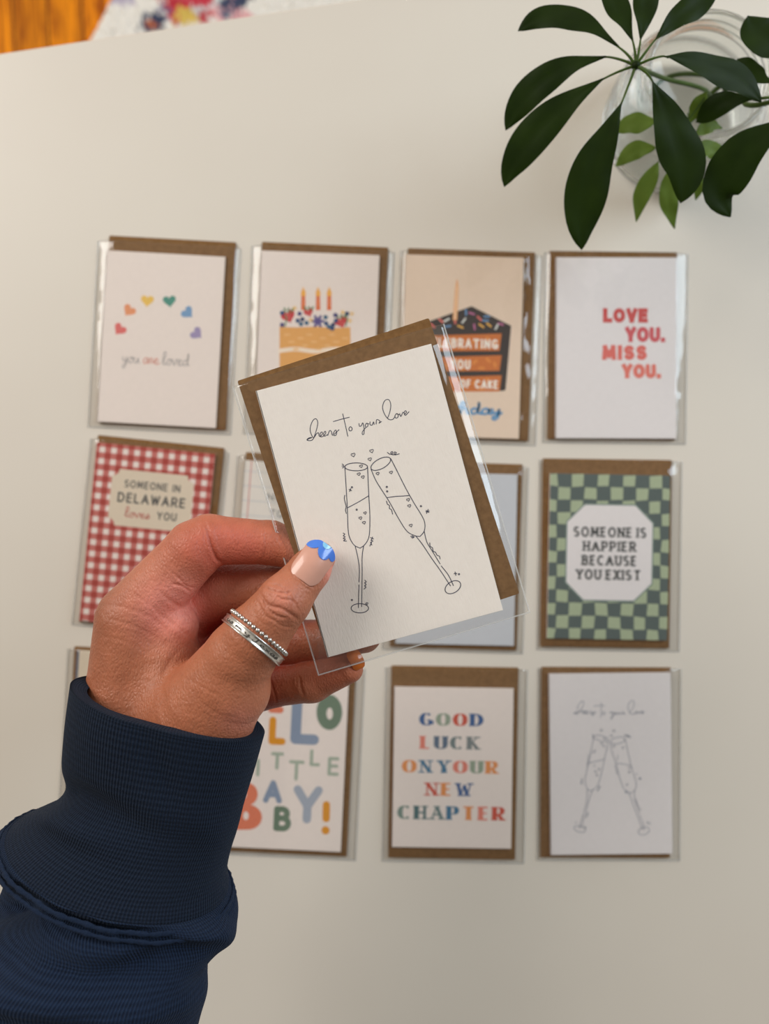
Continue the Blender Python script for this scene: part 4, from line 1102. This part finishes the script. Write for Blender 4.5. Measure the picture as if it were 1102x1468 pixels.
M_cuff = knit('ribbed_navy_knit', (9,13,24), (31,42,60), 2*math.pi*200, 2*math.pi*62, 0.0, .8)
M_slv = knit('navy_jersey', (9,14,28), (34,49,74), 2*math.pi*240, 2*math.pi*50, .25, .8)
def tube(name, sts, nu, mat, parent, fold=None, inner=None, dens=10, uvlen=1.0):
    """sts: (Lx,Ly,Rx,Ry,depth,ratio,bow) stations along the sleeve; each becomes a ring through its left and right silhouette points"""
    S = np.array(smooth_pts([np.array(s_, float) for s_ in sts], dens)); nv = len(S)
    V = np.zeros((nv, nu, 3)); NR = np.zeros((nv, nu, 3))
    for i, (lx, ly, rx, ry, dep, ra, bow) in enumerate(S):
        A = P(lx, ly, dep); B = P(rx, ry, dep); c = (A+B)/2; a = (B-A)/2; hw = np.linalg.norm(a); e = a/hw
        lw = np.array((-e[1], e[0], 0)); z = np.array((0, 0, 1.0))
        for j in range(nu):
            t = 2*math.pi*j/nu
            V[i, j] = c + a*math.cos(t) + (z*hw*ra + lw*bow*.001)*math.sin(t)
            n_ = e*math.cos(t)*ra + z*math.sin(t); NR[i, j] = n_/np.linalg.norm(n_)
    if fold is not None: V = V + NR*fold(V, S)[..., None]
    me = bpy.data.meshes.new(name); vv = V.reshape(-1, 3); F_ = []
    for i in range(nv-1):
        for j in range(nu): F_.append((i*nu+j, i*nu+(j+1) % nu, (i+1)*nu+(j+1) % nu, (i+1)*nu+j))
    me.from_pydata(vv.tolist(), [], F_); uvl = me.uv_layers.new(name='UVMap'); uv = []
    for i in range(nv-1):
        for j in range(nu):
            for (ii, jj) in ((i, j), (i, j+1), (i+1, j+1), (i+1, j)): uv += [jj/nu, ii/(nv-1)]
    uvl.data.foreach_set('uv', uv); me.polygons.foreach_set('use_smooth', [True]*len(F_)); me.materials.append(mat); me.update()
    return link(name, me, parent)
def pxf(V):
    d = ZC - V[..., 2]; return V[..., 0]*F/d+551, -V[..., 1]*F/d+734
def fold_body(V, S):
    x, y = pxf(V); up = np.clip((V[..., 2]-(ZC-.372))/.02, 0, 1)
    f = np.zeros(x.shape)
    g = lambda cx, cy, a, sx_, sy_: np.exp(-((((x-cx)*math.cos(a)+(y-cy)*math.sin(a))/sx_)**2 + ((-(x-cx)*math.sin(a)+(y-cy)*math.cos(a))/sy_)**2))
    f += .006*g(120,1240,.5,150,26)*up - .016*g(60,1312,.15,125,30)*up + .006*g(40,1425,.1,130,32)*up + .004*g(270,1320,.35,90,26)*up
    f += -.004*g(220,1385,-.25,110,22)*up + .003*g(230,1440,-.3,110,25)*up - .003*g(250,1280,.35,80,10)*up
    f *= 1.7
    f *= np.clip((np.arange(x.shape[0])[:, None]/max(x.shape[0]-1, 1)-.10)/.12, 0, 1) if x.shape[0] > 1 else 0
    f += .0003*np.sin(x*.05+y*.09)*up + .0003*np.sin(x*.11-y*.05+1)*up
    return f
def fold_cuff(V, S):
    x, y = pxf(V); up = np.clip((V[..., 2]-(ZC-.372))/.02, 0, 1)
    g = lambda cx, cy, a, sx_, sy_: np.exp(-((((x-cx)*math.cos(a)+(y-cy)*math.sin(a))/sx_)**2 + ((-(x-cx)*math.sin(a)+(y-cy)*math.cos(a))/sy_)**2))
    return (.003*g(150,1050,.9,60,60) - .007*g(115,1148,.45,85,20) + .004*g(90,1180,.5,70,18) + .002*g(280,1180,.4,70,25) - .002*g(230,1110,1.2,90,18))*up
sleeve = tube('sweatshirt_sleeve', [(40,1186,306,1280,.3705,.70,-4.7),(20,1180,324,1281,.370,.785,-4.7),(14,1183,329,1288,.370,.80,-4.7),(2,1192,335,1302,.369,.80,-4.7),(-6,1222,339,1318,.368,.80,-4),(2,1252,335,1338,.367,.80,-3),(-8,1285,320,1358,.366,.80,0),(-40,1330,299,1380,.364,.80,0),
    (-62,1380,293,1415,.362,.80,0),(-75,1440,284,1462,.360,.80,0),(-90,1510,270,1520,.358,.80,0),(-130,1650,235,1660,.356,.80,0),(-170,1800,195,1810,.354,.80,0),(-60,1830,90,1835,.354,.6,0)], 110, M_slv, person, fold_body, dens=9)
sleeve['label'] = 'navy sweatshirt sleeve'
cuff = tube('cuff', [(130,985,358,1046,.3680,.64,0),(112,976,374,1049,.3680,.715,0),(108,975,378,1053,.3680,.735,0),(107,979,377,1059,.3680,.735,0),(101,1035,364,1105,.3685,.73,0),(94,1095,350,1150,.369,.73,0),(92,1130,341,1185,.3695,.74,0),(78,1150,330,1220,.370,.76,-2),
    (40,1170,323,1255,.370,.78,-4),(18,1184,324,1284,.370,.785,-4.7),(40,1200,300,1296,.370,.76,-4.7)], 110, M_cuff, sleeve, fold_cuff, dens=9)
cuff['label'] = 'ribbed navy cuff'
# seam: a doubled ridge with stitches where cuff meets sleeve
def seam():
    mb = MB(); lx, ly, rx, ry, dep, ra = 12, 1184, 330, 1291, .3697, .80
    for off, r in ((0, .0009), (.0036, .0008)):
        A = P(lx-off*900, ly+off*2600, dep); B = P(rx+off*900, ry+off*2600, dep); BW = -.0047; c = (A+B)/2; a = (B-A)/2; hw = np.linalg.norm(a); z = np.array((0, 0, 1.0)); e = a/hw; lw = np.array((-e[1], e[0], 0))
        n = 170; pts = [c + a*math.cos(2*math.pi*i/n) + (z*(hw*ra) + lw*BW)*math.sin(2*math.pi*i/n) for i in range(n)]
        nr = [(a/hw*math.cos(2*math.pi*i/n)*ra + z*math.sin(2*math.pi*i/n)) for i in range(n)]
        fb_ = fold_body(np.array(pts)[None], None)[0]
        V = []; f = []
        for i in range(n):
            nn = nr[i]/np.linalg.norm(nr[i]); pt = pts[i] + nn*(fb_[i] + .0001)
            rr = r*(1 + .22*math.sin(i*2.2) + .12*math.sin(i*5.1))
            for k in range(6):
                t = 2*math.pi*k/6; V.append(pt + nn*rr*math.sin(t) + lw*rr*1.3*math.cos(t))
        for i in range(n):
            for k in range(6): f.append((i*6+k, ((i+1) % n)*6+k, ((i+1) % n)*6+(k+1) % 6, i*6+(k+1) % 6))
        mb.add(V, f, M_slv)
    o = mb.build('seam', sleeve, smooth=True); o['label'] = 'double stitched seam between cuff and sleeve'
seam()

# ------------------------------------------------------------------ glass jar with water
def lathe(mb, prof, mat, n=72, cx=0, cy=0):
    V = []; f = []; k = len(prof)
    for i in range(n):
        t = 2*math.pi*i/n
        for (r, z) in prof: V.append((cx+r*math.cos(t), cy+r*math.sin(t), z))
    for i in range(n):
        for j in range(k-1): f.append((i*k+j, ((i+1) % n)*k+j, ((i+1) % n)*k+j+1, i*k+j+1))
    mb.add(V, f, mat)
def glass(name, c, ior, rough=0.0):
    m, nt, b = nodes(name); b.inputs['Base Color'].default_value = c; b.inputs['Transmission Weight'].default_value = 1.0
    b.inputs['IOR'].default_value = ior; b.inputs['Roughness'].default_value = rough
    return m
M_glass = glass('clear_glass', (.97, .99, .97, 1), 1.46); M_water = film('water', 0.03, 0.8)
nt = M_glass.node_tree; out = nt.nodes['Material Output']; mx = N(nt, 'ShaderNodeMixShader'); mx.inputs[0].default_value = .8; tr = N(nt, 'ShaderNodeBsdfTransparent')
tr.inputs[0].default_value = (.985, .99, .98, 1)
nt.links.new(tr.outputs[0], mx.inputs[1]); nt.links.new(nt.nodes['Principled BSDF'].outputs[0], mx.inputs[2]); nt.links.new(mx.outputs[0], out.inputs[0])
jc = P(958, 186, D); jx, jy = jc[0], jc[1]
jar = empty('glass_jar', (jx, jy, TZ + .0002))
tag(jar, 'clear glass jar of water holding the plant cutting, on the white table', 'jar')
mb = MB(); Hj = .072
outer = [(.0005,0),(.040,0),(.046,.0015),(.0492,.006),(.0496,.014),(.0496,.036),(.0490,.044),(.0465,.050),(.0415,.0535),(.0395,.055),(.0402,.0562),(.0408,.0572),(.0402,.0582),(.0394,.0594),(.0402,.0607),(.0408,.0617),(.0402,.0627),(.0393,.064),(.0396,.066),(.0402,.068),(.0402,.0705),(.0394,.0718),(.0380,.072),(.0368,.0712),(.0364,.070),(.0364,.055),(.0385,.0525),(.0440,.0485),(.0462,.043),(.0466,.036),(.0466,.014),(.0458,.008),(.042,.0052),(.030,.0044),(.0005,.0042)]
lathe(mb, outer, M_glass); mb.build('glass_body', jar, smooth=True)
mb = MB(); lathe(mb, [(.0005,.00405),(.030,.00425),(.0421,.00505),(.0459,.0079),(.04675,.014),(.04675,.034),(.0462,.0333),(.0005,.0330)], M_water); o = mb.build('water', jar, smooth=True); o['label'] = 'clear water in the jar'

# ------------------------------------------------------------------ plant cutting
def leafmat(name, c1, c2, back, rough=.38, trans=.12):
    m, nt, b = nodes(name)
    vary(nt, b, rgb(*c1), rgb(*c2), 45, detail=5)
    b.inputs['Roughness'].default_value = rough; b.inputs['Specular IOR Level'].default_value = .12
    out = nt.nodes['Material Output']; tl = N(nt, 'ShaderNodeBsdfTranslucent'); tl.inputs[0].default_value = rgb(*back)
    mx = N(nt, 'ShaderNodeMixShader'); mx.inputs[0].default_value = trans
    nt.links.new(b.outputs[0], mx.inputs[1]); nt.links.new(tl.outputs[0], mx.inputs[2]); nt.links.new(mx.outputs[0], out.inputs[0])
    return m
M_leaf = leafmat('dark_leaf', (20,33,3), (33,49,7), (70,110,12), rough=.55, trans=.06)
M_young = leafmat('young_leaf', (78,100,36), (108,130,58), (130,160,50), rough=.5, trans=.18)
M_stem = leafmat('green_stem', (58,78,30), (80,104,44), (110,140,50), trans=.1)
def leaf(mb, mids, hw, mat, d0, d1, curl=.15, shape='ob', fold=.18, n=26, m_=8):
    """mids: photo px midline; depth runs d0 -> d1 (metres below the lens)"""
    S = np.array(smooth_pts(mids, 8)); L = np.concatenate([[0], np.cumsum(np.linalg.norm(np.diff(S, axis=0), axis=1))]); L /= L[-1]
    ts = np.linspace(0, 1, n); V = []
    for i, t in enumerate(ts):
        x = np.interp(t, L, S[:, 0]); y = np.interp(t, L, S[:, 1])
        x2 = np.interp(min(t+.03, 1), L, S[:, 0]); y2 = np.interp(min(t+.03, 1), L, S[:, 1]); x1 = np.interp(max(t-.03, 0), L, S[:, 0]); y1 = np.interp(max(t-.03, 0), L, S[:, 1])
        tg = np.array((x2-x1, y2-y1)); tg /= np.linalg.norm(tg)+1e-9; nn = np.array((-tg[1], tg[0]))
        if shape == 'ob': w_ = hw*(math.sin(math.pi*t**1.25)**.8)*(.85+.25*t) if 0 < t < 1 else 0
        else: w_ = hw*(math.sin(math.pi*t**.9)**.9) if 0 < t < 1 else 0
        w_ = max(w_, .35)
        dep = d0 + (d1-d0)*(t**1.3)
        for j in range(m_+1):
            u = -1 + 2*j/m_; q = P(x+nn[0]*u*w_, y+nn[1]*u*w_, dep)
            z = fold*abs(u)*w_*dep/F - curl*(u*u)*w_*dep/F + .0006*math.sin(t*15+u*2)*abs(u)
            q[2] += z; V.append(q)
    f = []
    for i in range(n-1):
        for j in range(m_): f.append((i*(m_+1)+j, (i+1)*(m_+1)+j, (i+1)*(m_+1)+j+1, i*(m_+1)+j+1))
    mb.add(V, f, mat)
def stalk(mb, pts, r, mat, k=7):
    S = np.array(smooth_pts([np.array(p_, float) for p_ in pts], 6)); V = []; f = []; n = len(S)
    for i in range(n):
        t = S[min(i+1, n-1)]-S[max(i-1, 0)]; t /= np.linalg.norm(t)+1e-9
        a = np.cross(t, (0, 0, 1.0)); 
        if np.linalg.norm(a) < 1e-3: a = np.array((1.0, 0, 0))
        a /= np.linalg.norm(a); b_ = np.cross(t, a); rr = r if not callable(r) else r(i/(n-1))
        for j in range(k): th = 2*math.pi*j/k; V.append(S[i]+rr*(a*math.cos(th)+b_*math.sin(th)))
    for i in range(n-1):
        for j in range(k): f.append((i*k+j, i*k+(j+1) % k, (i+1)*k+(j+1) % k, (i+1)*k+j))
    f.append(tuple(range(k))); f.append(tuple(range((n-1)*k, n*k))[::-1]); mb.add(V, f, mat)
plant = empty('plant_cutting', (jx, jy, TZ + .006))
tag(plant, 'umbrella plant cutting with dark glossy leaves standing in the glass jar', 'plant')
inv = np.array((jx, jy, TZ+.006))
class PB(MB):
    def build(s, name, parent=None, smooth=False):
        s.v = [tuple(np.array(q)-inv) for q in s.v]; return super().build(name, parent, smooth)
DH = .415; hub = P(911, 94, DH)
BIG = [ # base px, midline px, half width, depth at base and tip
 ([(887,67),(845,36),(805,24),(768,28),(742,45)], 18, .418, .432), ([(907,58),(894,28),(880,-2),(868,-40)], 19, .418, .425), ([(918,58),(922,30),(926,-5),(928,-45)], 19, .416, .422),
 ([(938,58),(968,28),(1000,5),(1030,-22)], 19, .414, .420), ([(950,80),(985,85),(1025,99),(1062,116),(1091,146)], 22, .413, .428), ([(934,113),(950,150),(968,198),(982,245),(976,291)], 33, .412, .432),
 ([(892,145),(872,190),(850,238),(838,285),(832,325),(834,358)], 31, .418, .442), ([(866,112),(815,146),(768,190),(734,238),(723,268)], 26, .420, .444), ([(869,81),(815,94),(768,124),(738,160),(725,187)], 22, .421, .440)]
fb = PB()
for mids, hw, d0, d1 in BIG: leaf(fb, mids, hw, M_leaf, d0, d1)
fb.build('foliage', plant, smooth=True)['label'] = 'whorl of dark green leaves'
fb = PB()
for mids, hw, d0, d1 in (([(1140,60),(1105,62),(1070,50),(1040,22)][::-1] and [(1150,70),(1112,60),(1085,45),(1072,22)], 30, .425, .428), ([(1135,168),(1100,190),(1066,218),(1040,255),(1030,282),(1047,311)], 32, .415, .440),
                         ([(1112,118),(1092,112),(1075,98),(1056,84)], 14, .43, .44), ([(1081,142),(1060,142),(1030,150),(998,176)], 17, .432, .452)):
    leaf(fb, mids, hw, M_leaf, d0, d1)
fb.build('foliage', plant, smooth=True)['label'] = 'second whorl of dark leaves at the right edge'
fb = PB()
for mids, hw, d0, d1 in (([(940,174),(915,176),(898,180),(880,190)], 15, .462, .470), ([(940,212),(915,214),(898,224),(882,239)], 13, .465, .474), ([(944,232),(932,255),(918,285),(912,318)], 13, .466, .482), ([(962,240),(958,275),(960,300),(967,328)], 14, .47, .486),
                         ([(992,235),(998,255),(1000,272),(997,287)], 10, .47, .482), ([(996,214),(1012,212),(1028,220),(1035,236)], 13, .468, .474), ([(1014,132),(1004,146),(996,160),(987,176)], 11, .455, .462), ([(998,194),(1010,184),(1022,180),(1035,184)], 10, .462, .468)):
    leaf(fb, mids, hw, M_young, d0, d1, shape='lance')
fb.build('young_foliage', plant, smooth=True)['label'] = 'small light green leaves'
sb = PB()
stalk(sb, [(jx+.004, jy-.006, TZ+.012), (jx+.008, jy-.002, TZ+.05), tuple(P(950,112,.455)), tuple(P(921,99,.427)), tuple(hub)], lambda t: .0015-.0004*t, M_stem)
for mids, hw, d0, d1 in BIG:
    q = P(mids[0][0], mids[0][1], d0); mdl = (hub+q)/2 + np.array((0, 0, .001)); stalk(sb, [hub, mdl, q - np.array((0, 0, .0004)), q*.75 + P(mids[1][0], mids[1][1], d0+(d1-d0)*.2)*.25-np.array((0, 0, .0012))], lambda t: .00085-.0005*t, M_stem)
V = []
for k in range(10):
    t = 2*math.pi*k/10
hb = [(hub + .0024*np.array((math.cos(t)*math.sin(p_), math.sin(t)*math.sin(p_), math.cos(p_)))) for p_ in np.linspace(.15, 2.99, 7) for t in np.linspace(0, 2*math.pi, 10, endpoint=False)]
sb.add(hb, [(i*10+j, i*10+(j+1) % 10, (i+1)*10+(j+1) % 10, (i+1)*10+j) for i in range(6) for j in range(10)] + [tuple(range(10))[::-1], tuple(range(60, 70))], M_leaf)
hub2 = P(1125, 140, .425)
stalk(sb, [(jx+.010, jy+.004, TZ+.012), (jx+.022, jy+.008, TZ+.05), tuple(P(1070,150,.45)), tuple(hub2)], lambda t: .0019-.0006*t, M_stem)
for q in (P(1150,70,.425), P(1135,168,.415), P(1112,118,.43), P(1081,142,.432)): stalk(sb, [hub2, (hub2+q)/2+np.array((0, 0, .001)), q], .0008, M_stem)
hub3 = P(962, 205, .463)
stalk(sb, [(jx-.004, jy-.008, TZ+.012), (jx, jy-.014, TZ+.05), tuple(hub3)], .0013, M_stem)
for q in (P(940,174,.462), P(940,212,.465), P(944,232,.466), P(962,240,.47), P(992,235,.47), P(996,214,.468), P(998,194,.462), P(1010,140,.456)): stalk(sb, [hub3, (hub3+q)/2+np.array((0, 0, .001)), q], .0006, M_stem)
stalk(sb, [(jx-.03, jy+.006, TZ+.02), (jx-.01, jy+.022, TZ+.028), (jx+.02, jy+.02, TZ+.03), (jx+.034, jy+.006, TZ+.024)], .0016, M_stem)
sb.build('stem', plant, smooth=True)['label'] = 'light green stems'
